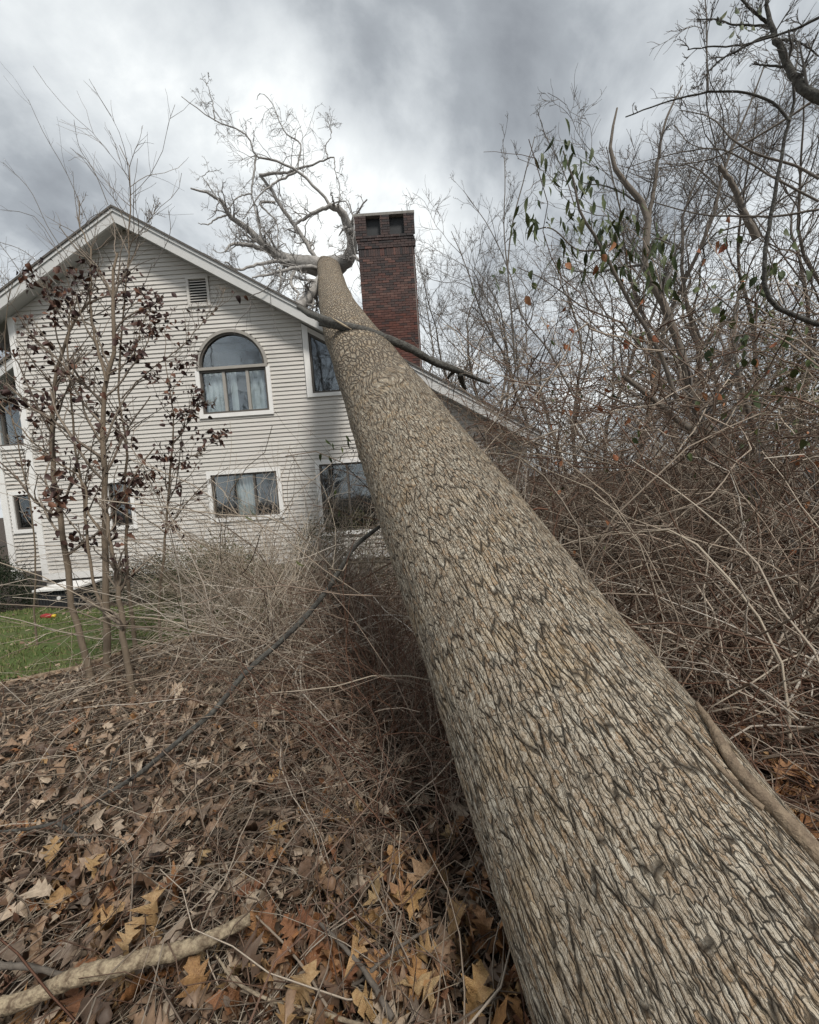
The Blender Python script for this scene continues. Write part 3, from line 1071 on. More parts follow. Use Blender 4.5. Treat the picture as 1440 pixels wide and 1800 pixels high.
# spiral and knots: warp the bark coordinates
US = U * NCELL
tw = TT.copy()
wx = (vnoise(U * 12, TT * 2.2, 21, 12) - .5) * 4.2 + (vnoise(U * 30, TT * 7, 22, 30) - .5) * 2.0 + (vnoise(U * 112, TT * 26, 24, 112) - .5) * .5
wav = np.interp(TT / TD, [0, 1.2, 2.2, 4.5, 7], [.22, .4, .95, 1.0, .9])
wx = wx * wav + TT * 1.6
wy = (vnoise(U * 14, TT * 2.4, 23, 14) - .5) * 1.2
bulge = np.zeros_like(TT)
for (kc, kth, kr, ks) in ((2.15, .15, .26, 1.0), (3.1, -.35, .25, .7)):
    dt_, du_ = (TT - kc * TD), (TH - kth) * .42
    rr_ = np.hypot(dt_ * .7, du_) / kr
    e = np.exp(-rr_ ** 2)
    wx += e * np.sin(dt_ / kr * 2.2) * 3 * ks * np.sign(du_ + .001) * np.minimum(1, np.abs(du_) / (.3 * kr))
    wy += e * du_ / kr * .8 * ks
    bulge += e * .015 * ks
xx = US + wx
ty = tw + wy * .08
# long plates between narrow furrows, cut across by short cracks
f1, f2, cid, _ = voro(xx * .5, ty / .2, NCELL // 2, 1, .98)
crack = np.clip(1 - (f2 - f1) / .3, 0, 1)
lw = vnoise(U * 9, TT * 1.1, 31, 9) - .5
fine = vnoise(U * NCELL, TT * 22, 33, NCELL) - .5
fadeout = np.interp(TT / TD, [9.3, 10.5], [1, .6])
hgt = (-.002 * crack + (cid - .5) * .002 + fine * .005) * fadeout + lw * .03 + bulge
rad = trunk_r(TT / TD) + hgt + .004
# rounded top end
rad = rad * (np.interp(TT / TD, [9.6, 10.0, 10.3, 10.48, 10.55], [1, .95, .82, .5, .05]) + np.interp(TT / TD, [9.6, 10.3], [0, .22]) * (vnoise(U * 6, TT * 2, 61, 6) - .5) * 2)
V = cen[:, None] + rad[..., None] * (np.cos(TH)[..., None] * tocam[:, None] + np.sin(TH)[..., None] * side[:, None])
i = np.arange(NT * NTH).reshape(NT, NTH)
Q = np.stack([i[:-1], np.roll(i[:-1], -1, 1), np.roll(i[1:], -1, 1), i[1:]], -1).reshape(-1, 4)[:, ::-1]
me = npmesh('trunk', V.reshape(-1, 3), Q)
ca = me.attributes.new('barkuv', 'FLOAT_VECTOR', 'POINT')
ca.data.foreach_set('vector', np.stack([xx, ty, TT / TD], -1).astype(np.float32).ravel())
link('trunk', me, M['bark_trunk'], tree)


def px_line(pts, Ys, K=14, rad=None):
    Ys = np.interp(np.linspace(0, 1, len(pts)), np.linspace(0, 1, len(Ys)), Ys)
    P = np.array([at(x, y, Y) for (x, y), Y in zip(pts, Ys)])
    if rad is not None:
        rad = np.interp(np.linspace(0, 1, len(pts)), np.linspace(0, 1, len(rad)), rad)
        return cat_rom(P, K, rad)
    return cat_rom(P, K)


def crop(pts, ox, oy, s):
    return [(ox + x / s, oy + y / s) for x, y in pts]


c4_ = lambda pts: crop(pts, 300, 120, 3.13)
limbs = [
    (c4_([(850, 1110), (800, 1090), (700, 1070), (600, 1035), (540, 990), (420, 880), (320, 800), (280, 730), (210, 690), (110, 660)]), (15.6, 13.2), (.38, .33, .27, .20, .14, .10, .075, .055, .04, .025)),
    (c4_([(640, 1055), (560, 1010), (480, 985), (380, 965), (340, 965), (300, 1010)]), (14.8, 13.5), (.11, .025)),
    (c4_([(860, 1090), (835, 1075), (700, 890), (600, 750), (540, 650), (490, 590)]), (15.6, 15.0), (.09, .045)),
    (c4_([(490, 588), (560, 578), (640, 575), (700, 555), (830, 510), (900, 490)]), (15.0, 14.5), (.055, .02)),
    (c4_([(575, 737), (490, 740), (530, 790), (582, 850), (590, 1000)]), (14.9, 14.0), (.045, .015)),
    (c4_([(880, 1090), (940, 1080), (990, 1020), (1000, 950), (975, 880), (950, 800), (875, 755)]), (15.7, 14.0), (.36, .28, .21, .17, .17, .13, .09)),
    (c4_([(875, 755), (760, 812), (690, 862), (680, 930)]), (14.0, 13.8), (.065, .03)),
    (c4_([(875, 755), (850, 710), (790, 650), (700, 565), (620, 520), (540, 500), (470, 480), (430, 380), (370, 335), (250, 290), (130, 205), (60, 155)]), (14.0, 13.5), (.05, .010)),
    (c4_([(985, 900), (1002, 893)]), (14.1, 14.0), (.11, .09)),
    (c4_([(830, 1100), (780, 1095), (700, 1095), (560, 1130), (450, 1152)]), (15.2, 12.6), (.10, .02)),
    (c4_([(650, 1060), (570, 1060), (480, 1080), (370, 1105), (300, 1065)]), (14.6, 12.4), (.07, .02)),
    (c4_([(860, 1140), (820, 1180), (770, 1240), (700, 1330)]), (13.2, 12.2), (.19, .16)),
    (c4_([(700, 555), (705, 400), (640, 360), (600, 300), (575, 220), (490, 140), (475, 175)]), (14.4, 14.2), (.028, .008)),
    (c4_([(245, 290), (235, 210), (215, 130), (190, 60)]), (13.6, 13.4), (.02, .006)),
    (c4_([(870, 495), (850, 430), (885, 370), (870, 290)]), (14.5, 14.4), (.02, .006)),
    (c4_([(700, 560), (560, 640), (490, 700), (400, 830)]), (14.6, 14.0), (.04, .012)),
    (c4_([(470, 480), (455, 590), (445, 680), (470, 800), (505, 940)]), (14.5, 14.0), (.035, .02)),
    (c4_([(900, 490), (905, 560), (930, 640), (925, 720)]), (14.5, 14.4), (.02, .008)),
    (c4_([(680, 1120), (660, 1180), (700, 1240), (690, 1290)]), (13.6, 12.6), (.06, .02)),
    (c4_([(800, 1165), (720, 1160), (650, 1130)]), (14.6, 13.9), (.045, .015)),
    (c4_([(600, 1095), (605, 1160), (595, 1230)]), (13.6, 12.6), (.035, .015)),
    (c4_([(720, 820), (650, 760), (560, 700)]), (14.2, 14.2), (.02, .008)),
    (c4_([(445, 690), (380, 700), (330, 760), (310, 800)]), (14.0, 13.6), (.025, .012)),
    (c4_([(285, 760), (205, 640), (175, 600), (215, 560)]), (13.6, 13.4), (.02, .008)),
    (c4_([(870, 755), (900, 740), (960, 735), (1000, 800), (1010, 1000), (1050, 1150), (1055, 1300)]), (14.0, 13.6), (.025, .01)),
    (c4_([(310, 805), (250, 830), (190, 860), (150, 850)]), (13.7, 13.4), (.03, .01)),
]
frng = np.random.default_rng(5)
tw_bag = Bag()
for pts, Ys, rd in limbs:
    K = 22
    P, Rd = px_line(pts, Ys, K, rd)
    L = np.linalg.norm(np.diff(P, axis=0), axis=1).sum()
    P[1:-1] += frng.normal(0, .013, (K - 2, 3))
    B = Bag()
    Pe = np.concatenate([P, P[-1:] + (P[-1:] - P[-2:-1]) * .02])
    B.tubes(Pe[None], np.r_[Rd, .002][None], 10 if rd[0] > .05 else 6)
    if L > 1.0:
        n1_ = max(3, int(L * 2.2))
        big = rd[0] > .15 and L < 2.0
        lens = np.array([2.4])
        P1, R1 = grow(P[None], np.maximum(Rd, .02)[None] * .7, n1_ + 4, .55, 55, 8, .12, .30, (.2, .97), .5, .008, .35, frng, lens)
        B.tubes(P1, R1, 5)
        low_ = P[-1, 2] < 9.6
        P2, R2 = grow(P1, R1, 7 if low_ else 4, .62, 50, 7, .05, .34, (.15, .97), .55, .0055, .45, frng)
        P3, R3 = grow(P2, R2, 5 if low_ else 4, .6, 48, 5, .03, .32, (.1, 1.), .7, .0045, .6, frng)
        tw_bag.tubes(P2, R2, 3)
        tw_bag.tubes(P3, R3, 3)
    link('limb', B.mesh('limb'), M['bark_limb'], tree)
link('twigs', tw_bag.mesh('twigs'), M['twig_pale'], tree, kind='stuff')

# hanging twigs in front of the wall: broken end of the crown over the rake
ht = Bag()
P, Rd = px_line(crop([(650, 40), (590, 110), (500, 160), (508, 210), (440, 290), (410, 340), (405, 390)], 300, 480, 3.6), (9.9, 10.0), 16, (.014, .004))
ht.tubes(P[None], Rd[None], 5)
P2, R2 = grow(P[None], Rd[None], 6, .4, 50, 6, -.3, .2, r=frng)
ht.tubes(P2, R2, 3)
P, Rd = px_line([(475, 515), (478, 545), (486, 575), (500, 600)], (9.9, 10.0), 10, (.008, .003))
ht.tubes(P[None], Rd[None], 4)
P2, R2 = grow(P[None], Rd[None], 5, .5, 50, 6, -.3, .2, r=frng)
ht.tubes(P2, R2, 3)
tag(link('hanging_twig', ht.mesh('hanging_twig'), M['twig_grey']), 'thin bare twig hanging down over the rake board beside the attic vent', 'twig')


def branch_thing(name, lines, label, cat, m, grow_n=0, S=10, up=0.):
    o = None
    B = Bag()
    for pts, Ys, rd in lines:
        K = 60
        P, Rd = px_line(pts, Ys, K, rd)
        P[1:-1] += (cat_rom(frng.normal(0, rd[0] * .14, (14, 3)), K))[1:-1]
        Pe = np.concatenate([P[:1] - (P[1:2] - P[:1]) * .03, P, P[-1:] + (P[-1:] - P[-2:-1]) * .03])
        Vb, Qb = tubes(Pe[None], np.r_[.002, Rd, .002][None], S)
        cc_ = np.repeat(Pe, S, 0)
        nz_ = vnoise(cc_[:, 0] * 90 + (Vb - cc_)[:, 2] * 140, cc_[:, 1] * 60 + (Vb - cc_)[:, 0] * 140, 3) - .5
        Vb = cc_ + (Vb - cc_) * (1 + .30 * nz_ + frng.normal(0, .05, len(Vb)))[:, None]
        B.add(Vb, Qb)
        if grow_n:
            P2, R2 = grow(P[None], Rd[None], grow_n, .16, 55, 6, up, .2, r=frng)
            B.tubes(P2, R2, 4)
    return tag(link(name, B.mesh(name), m), label, cat)


def on_trunk(x, y, lift=.02):
    d = ray(x, y)
    d = d / np.linalg.norm(d)
    ts = np.linspace(.5, 14, 2700)
    Pp = CP + ts[:, None] * d
    q = np.clip((Pp - CP) @ AX, -4, 17)
    dist = np.linalg.norm(Pp - trunk_c(q), axis=1) - trunk_r(q / TD) - lift
    i_ = np.argmax(dist < 0) if (dist < 0).any() else np.argmin(dist)
    return Pp[i_][1]


# dark broken branch lying across the trunk (px, depth)
c5 = lambda pts: crop(pts, 540, 340, 4.)
dark_b = branch_thing('broken_branch', [
    (c5([(-60, 800), (40, 855), (150, 895), (260, 935), (400, 965), (540, 1010), (680, 1070), (800, 1130), (900, 1190), (1050, 1245), (1160, 1290), (1280, 1335)]), (7.2, 6.4, 5.85, 5.65, 5.45, 5.3, 5.2, 5.15, 5.2, 5.2, 5.3, 5.4), (.038, .062, .054, .048, .04, .016)),
    (c5([(90, 920), (180, 930), (300, 955), (420, 975)]), (6.0, 5.4), (.025, .045, .03)),
    (c5([(1050, 1245), (1010, 1270), (990, 1300)]), (5.2, 5.4), (.025, .015)),
    (c5([(1075, 1270), (1090, 1320), (1110, 1370)]), (5.2, 5.6), (.035, .025)),
], 'dark splintered branch lying across the fallen trunk below the chimney', 'branch', M['bark_dark'])
P, Rd = px_line(c5([(180, 885), (260, 935), (320, 968)]), (5.75, 5.5), 8, (.008, .016, .005))
link('split_wood', npmesh('split_wood', *tubes(P[None] + np.array([0, -.05, .0]), Rd[None], 5)), M['wood_pale'], dark_b)

branch_thing('fallen_branch', [
    ([(668, 925), (630, 955), (580, 1030), (545, 1075), (490, 1130), (430, 1185), (380, 1245), (330, 1290), (250, 1355), (180, 1400), (100, 1447)], (3.2, 3.0, 2.4, 1.86), (.015, .019, .018, .014, .009)),
    ([(100, 1447), (60, 1455), (0, 1462)], (1.86, 1.8), (.009, .005)),
    ([(100, 1445), (125, 1462), (160, 1480)], (1.86, 1.8), (.010, .006)),
    ([(240, 1360), (190, 1385), (200, 1330), (250, 1270)], (2.1, 2.3), (.005, .003)),
], 'long thin dark branch slanting from the trunk down to the leaf litter', 'branch', M['bark_dark'])

branch_thing('dead_branch', [
    ([(-60, 1790), (0, 1772), (70, 1745), (150, 1715), (240, 1690), (300, 1672), (370, 1648), (440, 1615)], (1.04, 1.12, 1.24), (.019, .021, .023, .023, .016)),
], 'thick pale dead branch with peeling bark lying on leaves in the bottom left corner', 'branch', M['peeling'], S=14)
branch_thing('fallen_stick', [([(-20, 1695), (60, 1702), (110, 1712), (165, 1715)], (1.12, 1.15), (.009, .006))],
             'thin greenish straight stick above the pale dead branch', 'stick', M['bark_grey'], S=8)
branch_thing('fallen_stick', [([(560, 1620), (600, 1660), (650, 1720), (690, 1790)], (1.3, 1.04), (.005, .009)), ([(650, 1715), (600, 1740), (570, 1745)], (1.15, 1.15), (.005, .003)),
                              ([(650, 1710), (700, 1665), (740, 1640), (770, 1625)], (1.15, 1.3), (.006, .003))],
             'forked mossy stick standing among the brown oak leaves at the bottom edge', 'stick', M['bark_grey'], S=8)
branch_thing('fallen_stick', [([(380, 1680), (410, 1720), (480, 1760), (560, 1780), (640, 1805)], (1.2, 1.02), (.0035, .006))],
             'thin pale yellowish stick curving along the bottom edge', 'stick', M['wood_pale'], S=8)
branch_thing('fallen_stick', [([(450, 1610), (500, 1660), (540, 1710), (575, 1770)], (1.3, 1.05), (.003, .004))],
             'thin straight pale stick slanting among leaves near the bottom edge', 'stick', M['cane_pale'], S=6)
branch_thing('climbing_vine', [
    ([(1225, 1235), (1245, 1265), (1270, 1310), (1300, 1355), (1340, 1400), (1390, 1450), (1450, 1515), (1500, 1570)], [on_trunk(*p) for p in ((1225, 1235), (1245, 1265), (1270, 1310), (1300, 1355), (1340, 1400), (1390, 1450), (1450, 1515), (1500, 1570))], (.006, .014, .017, .019, .024)),
    ([(1190, 1270), (1230, 1310), (1262, 1345), (1300, 1385), (1340, 1420)], [on_trunk(*p, .01) for p in ((1190, 1270), (1230, 1310), (1262, 1345), (1300, 1385), (1340, 1420))], (.004, .006, .008)),
], 'woody pale vine stem clinging along the right side of the fallen trunk', 'vine', M['vine_bark'], S=10)

# ------------------------------------------------------------------ leaf shapes
def oak_leaf(seed, curl=.25):
    """lobed leaf outline as paired left/right points along a midrib; length 1 along +y"""
    r = np.random.default_rng(seed)
    ys = np.array([0, .08, .17, .25, .33, .42, .50, .58, .67, .75, .83, .92, 1.0])
    wd = np.array([.008, .02, .09, .075, .20, .09, .33, .14, .30, .09, .17, .08, .0])
    lead = np.array([0, 0, .05, 0, .08, 0, .10, 0, .10, 0, .07, 0, 0])
    wl = wd * r.uniform(.8, 1.15, 13)
    wr = wd * r.uniform(.8, 1.15, 13)
    n = 13
    mid = np.stack([.05 * np.sin(ys * 3 + r.uniform(0, 3)), ys, np.zeros(n)], -1)
    Lp = np.stack([mid[:, 0] - wl, ys + lead, np.zeros(n)], -1)
    Rp = np.stack([mid[:, 0] + wr, ys + lead, np.zeros(n)], -1)
    V = np.concatenate([mid, Lp, Rp])
    ca_, cb_, tw = r.uniform(-1, 1) * curl, r.uniform(.5, 2.6) * curl, r.uniform(-1.6, 1.6) * curl
    V[:, 2] += ca_ * np.sin(V[:, 1] * 3.0) + cb_ * 2.2 * V[:, 0] ** 2 * np.sign(r.uniform(-.3, 1)) + tw * V[:, 0] * V[:, 1] + .05 * np.sin(V[:, 0] * 14 + V[:, 1] * 9)
    i = np.arange(n - 1)
    Q = np.concatenate([np.stack([i, i + n, i + 1 + n, i + 1], -1), np.stack([i, i + 1, i + 1 + 2 * n, i + 2 * n], -1)])
    V[:, 2] += r.uniform(-.2, .9) * np.abs(V[:, 0]) * 1.1 + .16 * np.sin(V[:, 1] * r.uniform(3, 7) + r.uniform(0, 6)) + .09 * np.sin(V[:, 0] * 25 + r.uniform(0, 6))
    V[:, 0] += .12 * np.sin(V[:, 1] * 2.5 + r.uniform(0, 6))
    V[:, 1] -= .5
    return V, Q


def simple_leaf(seed, wdt=.3, curl=.3, n=5, fold=.0):
    r = np.random.default_rng(seed)
    ys = np.linspace(0, 1, n)
    wd = wdt * np.sin(np.pi * ys ** .85) * .5 + .004
    mid = np.stack([np.zeros(n), ys, np.zeros(n)], -1)
    Lp = mid + np.stack([-wd, 0 * ys, 0 * ys], -1)
    Rp = mid + np.stack([wd, 0 * ys, 0 * ys], -1)
    V = np.concatenate([mid, Lp, Rp])
    V[:, 2] += -r.uniform(.2, 1) * curl * V[:, 1] ** 2 + fold * np.abs(V[:, 0]) + r.uniform(-.3, 1) * curl * V[:, 0] ** 2 * 4 + r.uniform(-1, 1) * curl * .6 * V[:, 0]
    i = np.arange(n - 1)
    Q = np.concatenate([np.stack([i, i + n, i + 1 + n, i + 1], -1), np.stack([i, i + 1, i + 1 + 2 * n, i + 2 * n], -1)])
    return V, Q


def scatter(bag, tmpl, pos, scale, tilt=.5, rot=None, r=None):
    """many copies of template (V,Q) at pos with random heading and tilt"""
    r = r or rng
    V, Q = tmpl
    n = len(pos)
    a = r.uniform(0, 2 * np.pi, n) if rot is None else rot
    b_ = r.normal(0, tilt, n)
    c = r.normal(0, tilt, n)
    Rz = np.zeros((n, 3, 3)); Rz[:, 0, 0] = np.cos(a); Rz[:, 0, 1] = -np.sin(a); Rz[:, 1, 0] = np.sin(a); Rz[:, 1, 1] = np.cos(a); Rz[:, 2, 2] = 1
    Rx = np.zeros((n, 3, 3)); Rx[:, 0, 0] = 1; Rx[:, 1, 1] = np.cos(b_); Rx[:, 1, 2] = -np.sin(b_); Rx[:, 2, 1] = np.sin(b_); Rx[:, 2, 2] = np.cos(b_)
    Ry = np.zeros((n, 3, 3)); Ry[:, 1, 1] = 1; Ry[:, 0, 0] = np.cos(c); Ry[:, 0, 2] = np.sin(c); Ry[:, 2, 0] = -np.sin(c); Ry[:, 2, 2] = np.cos(c)
    Mx = Rz @ Rx @ Ry
    W = np.einsum('nij,vj->nvi', Mx, V) * np.asarray(scale)[:, None, None] + pos[:, None]
    Fq = (Q[None] + (np.arange(n) * len(V))[:, None, None]).reshape(-1, Q.shape[1])
    bag.add(W.reshape(-1, 3), Fq)


def ground_pts(n, x0, x1, y0, y1, dens=None, h=(0, .03)):
    x, y = rng.uniform(x0, x1, n), rng.uniform(y0, y1, n)
    k = np.ones(n, bool)
    if dens is not None:
        k = rng.uniform(0, 1, n) < dens(x, y)
    x, y = x[k], y[k]
    P = np.stack([x, y, gz(x, y) + rng.uniform(*h, len(x))], -1)
    ok = clear_of_trunk(P[:, None], .0, False)
    return P[ok]


# litter over the ground
lit = Bag()
dn = lambda x, y: np.clip(2.2 / np.hypot(x, y), .08, 1) * (~lawn_in(x, y))
for s in range(6):
    P = ground_pts(6600, -6, 1.3, .4, 8, dn, (.01, .07))
    scatter(lit, simple_leaf(s, .55, .9, 4, .5), P, rng.uniform(.02, .065, len(P)), .8)
for s in range(3):
    P = ground_pts(2600, 1.0, 8, .5, 9, dn, (.005, .05))
    scatter(lit, simple_leaf(20 + s, .6, .45, 4), P, rng.uniform(.04, .09, len(P)), .5)
for s in range(3):
    P = ground_pts(1100, -11, -2, 3, 8.4, lambda x, y: lawn_in(x, y) * .3, (.03, .05))
    scatter(lit, simple_leaf(20 + s, .6, .45, 4), P, rng.uniform(.04, .08, len(P)), .3)
for s in range(8):
    P = ground_pts(170, -3.2, 1.2, .5, 3.6, lambda x, y: np.clip(1.9 / np.hypot(x, y), .1, 1), (.01, .08))
    scatter(lit, oak_leaf(s, .35), P, rng.uniform(.09, .16, len(P)), .5)
tag(link('leaf_litter', lit.mesh('leaf_litter'), M['leaf_litter']), 'carpet of dry brown fallen leaves covering the slope', 'leaf litter', kind='stuff')

# single large oak leaves
oak_me = []
for s in range(12):
    V, Q = oak_leaf(40 + s, .42)
    m_ = npmesh('oak_leaf', V, Q)
    oak_me.append(m_)
    m_.materials.append(M['leaf_oak'])


def put_leaf(p, sz, rot, me, label, group=None, m=None, name='oak_leaf'):
    o = bpy.data.objects.new(name, me)
    col.objects.link(o)
    o.location = tuple(map(float, p))
    o.rotation_euler = rot
    o.scale = (sz, sz, sz)
    tag(o, label, 'leaf', group)
    return o


tan_me = []
for s in range(6):
    V, Q = oak_leaf(70 + s, .35)
    m_ = npmesh('oak_leaf', V, Q)
    m_.materials.append(M['leaf_tan'])
    tan_me.append(m_)


def gpt(px, py, lift=.05):
    d = ray(px, py)
    tt_ = np.linspace(.5, 20, 4000)
    P = CP + tt_[:, None] * d
    i = int(np.argmax(P[:, 2] < gz(P[:, 0], P[:, 1]) + lift))
    return P[i]


hero = [(690, 1525, .15, 'golden brown lobed oak leaf standing on the brambles left of the trunk'),
        (285, 1610, .20, 'yellow tan oak leaf with long lobes just above the pale dead branch'),
        (235, 1645, .12, 'small bright yellow leaf touching the top of the pale dead branch'),
        (85, 1500, .13, 'pale cream oak leaf near the lower end of the long dark branch'),
        (825, 1745, .17, 'big curled golden brown leaf by the trunk at the bottom edge'),
        (335, 1745, .17, 'brown two-pronged leaf directly below the pale dead branch'),
        (655, 1560, .15, 'dull brown lobed oak leaf directly below the golden standing leaf'),
        (540, 1730, .16, 'tan orange leaf beside the bottom pale curving stick'),
        (590, 1700, .16, 'pinkish brown leaf hanging beside the forked mossy stick'),
        (720, 1730, .14, 'folded tan leaf right of the forked mossy stick'),
        (845, 1640, .15, 'rusty brown oak leaf leaning against the left side of the trunk'),
        (180, 1530, .11, 'cream leaf lying flat among straw above the yellow oak leaf'),
        (130, 1770, .12, 'orange brown leaf under the left end of the pale dead branch'),
        (395, 1655, .10, 'light tan leaf behind the tip of the pale dead branch')]
for k, (x, y, sz, lb) in enumerate(hero):
    p = gpt(x, y, .10)
    tanl = any(s in lb for s in ('golden', 'yellow', 'cream', 'tan', 'light'))
    put_leaf(p, sz * .95, (rng.uniform(.5, 1.0), rng.uniform(-.3, .3), rng.uniform(-.9, .9)), (tan_me[k % 6] if tanl else oak_me[k % 12]), lb)
cnt = 0
for _ in range(4000):
    if cnt >= 250: break
    px_, py_ = rng.uniform(-10, 930), rng.uniform(1430, 1800) if rng.uniform() < .85 else rng.uniform(1250, 1430)
    p = gpt(px_, py_, rng.uniform(.02, .09))
    if not clear_of_trunk(p[None, None], .04, False)[0]: continue
    u_ = rng.uniform()
    if px_ < 420 and rng.uniform() < .45: continue
    put_leaf(p, rng.uniform(.08, .15), (rng.normal(.3, .6), rng.normal(0, .55), rng.uniform(0, 6.28)), oak_me[cnt % 12] if u_ < .88 else tan_me[cnt % 6],
             'dry brown or tan oak leaf lying loose among the ground brambles left of the trunk', 'dry oak leaves on the ground left of the trunk')
    cnt += 1
cnt = 0
for _ in range(1500):
    if cnt >= 45: break
    px_, py_ = rng.uniform(1290, 1440), rng.uniform(1250, 1480)
    p = gpt(px_, py_, rng.uniform(.02, .09))
    if not clear_of_trunk(p[None, None], .04, False)[0]: continue
    put_leaf(p, rng.uniform(.10, .17), (rng.normal(.2, .4), rng.normal(0, .4), rng.uniform(0, 6.28)), oak_me[cnt % 12],
             'rusty brown oak leaf lying in the dark brush right of the trunk', 'dry oak leaves on the ground right of the trunk')
    cnt += 1


# ------------------------------------------------------------------ brambles and brush
def canes(n, x0, x1, y0, y1, L, K, lean, wig, grav, rad, dens=None, up=1.0, S=3, bias=(0, 0), z0=0., gap=.03, front=True):
    P0 = ground_pts(n, x0, x1, y0, y1, dens, (-.01, .02))
    P0[:, 2] += z0
    m = len(P0)
    D = np.stack([rng.normal(bias[0], lean, m), rng.normal(bias[1], lean, m), np.abs(rng.normal(up, .25, m))], -1)
    ll = rng.uniform(*L, m)
    P = walk(P0, D, ll, K, wig, grav)
    # keep above the ground
    zg = gz(P[..., 0], P[..., 1]) + .01
    P[..., 2] = np.maximum(P[..., 2], zg)
    ok = clear_of_trunk(P, gap, front)
    ok &= (P[..., 2] < 1.0 + .42 * P[..., 1]).all(1) if rad[1] > .0038 else True
    near = (np.linalg.norm(P - CP, axis=-1) < (1.7 if rad[1] > .0038 else .8)).any(1)
    P = P[ok & ~near]
    r0 = rng.uniform(*rad, len(P))
    return P, r0[:, None] * np.linspace(1, .45, K)[None]


inview = lambda x, y: np.abs(x) < y * 1.15 + .5
# straw and thatch on the slope
th = Bag()
P, R = canes(25000, -6, 1.2, .5, 7, (.12, .5), 5, 1.5, .25, -.12, (.0010, .0026), lambda x, y: np.clip(1.7 / np.hypot(x, y), .05, 1) * inview(x, y) * ~lawn_in(x, y), .18, bias=(1.0, .8))
th.tubes(P, R)
tag(link('dry_straw', th.mesh('dry_straw'), M['straw']), 'dry straw stems and thatch matted over the leaf litter', 'straw', kind='stuff')
# ground brambles near the trunk, left side
gb = Bag()
lden = lambda x, y: np.clip(.25 + .75 * np.exp(-((x - (.75 - .25 * y)) / .9) ** 2), 0, 1) * np.clip(2.1 / np.hypot(x, y), .12, 1) * inview(x, y) * ~lawn_in(x, y)
P, R = canes(13000, -4, 1.1, .6, 6, (.3, 1.2), 9, 1.0, .26, -.16, (.0017, .0042), lden, .6)
gb.tubes(P, R)
P2, R2 = grow(P[::3], R[::3], 2, .35, 55, 5, 0, .2, minr=.001)
gb.tubes(P2, R2)
tag(link('bramble_patch', gb.mesh('bramble_patch'), M['cane_brown']), 'tangle of thin brown brambles on the ground left of the fallen trunk', 'brambles', kind='stuff')
# reddish canes rising beside the trunk
rb = Bag()
rden = lambda x, y: np.exp(-((x - (.45 - .23 * y)) / .35) ** 2) * (y > 1.6)
P, R = canes(3600, -2.2, .9, 1.6, 7, (.5, 1.6), 10, .6, .22, -.10, (.0025, .0055), rden, 1.0)
rb.tubes(P, R)
P2, R2 = grow(P, R, 1, .4, 45, 5, 0, .2, minr=.0012)
rb.tubes(P2, R2)
tag(link('red_briars', rb.mesh('red_briars'), M['cane_red']), 'reddish brown briar canes standing thick under the left side of the trunk', 'briars', kind='stuff')
# pale arching shrub between the camera and the house windows
ps = Bag()
pden = lambda x, y: np.exp(-((x - (-.33 * y - .1)) / (.17 * y)) ** 2)
P, R = canes(2000, -5, -.2, 3.6, 8.6, (.9, 3.5), 11, .85, .18, -.08, (.0035, .0085), pden, .95, bias=(.0, -.05))
ps.tubes(P, R)
P2, R2 = grow(P, R, 3, .35, 45, 6, .03, .16, (.3, 1), .6, .0022)
ps.tubes(P2, R2)
P3, R3 = grow(P2[::2], R2[::2], 2, .4, 45, 4, .03, .16, (.3, 1), .6, .0018)
ps.tubes(P3, R3)
tag(link('pale_thicket', ps.mesh('pale_thicket'), M['cane_pale']), 'pale bare arching thicket before the lower windows of the house', 'thicket', kind='stuff')
# big brush on the right
rbr = Bag()
bden = lambda x, y: (x > 1.0 - .1 * y) * np.clip(.3 + (x - (1.1 - .1 * y)) * .55, 0, 1) * inview(x, y * 1.0)
P, R = canes(3300, .4, 9, 1.9, 9.5, (1.0, 4.0), 10, .85, .22, -.06, (.004, .012), bden, 1.0, bias=(-.1, 0))
rbr.tubes(P, R)
P2, R2 = grow(P, R, 2, .4, 50, 5, .02, .24, (.3, 1), .6, .0024)
k = clear_of_trunk(P2) & (P2[..., 2] < 1.1 + .42 * P2[..., 1]).all(1)
rbr.tubes(P2[k], R2[k])
tag(link('right_brush', rbr.mesh('right_brush'), M['cane_brown']), 'dense brown brush and brambles filling the bank right of the trunk', 'brush', kind='stuff')
lowb = Bag()
P, R = canes(6500, 1.0, 4.5, .9, 5.5, (.3, 1.3), 8, 1.0, .28, -.15, (.002, .0055), lambda x, y: np.clip(2. / np.hypot(x, y), .1, 1) * inview(x, y), .5)
lowb.tubes(P, R)
tag(link('low_brambles', lowb.mesh('low_brambles'), M['cane_red']), 'low reddish brambles carpeting the ground right of the trunk', 'brambles', kind='stuff')
pr = Bag()
P, R = canes(1300, 1.0, 7, 2.0, 8, (1.2, 3.8), 14, 1.0, .2, -.09, (.004, .010), bden, .8, bias=(-.15, 0))
pr.tubes(P, R, 4)
tag(link('arching_canes', pr.mesh('arching_canes'), M['cane_pale']), 'long pale canes arching over the brown brush on the right', 'canes', kind='stuff')
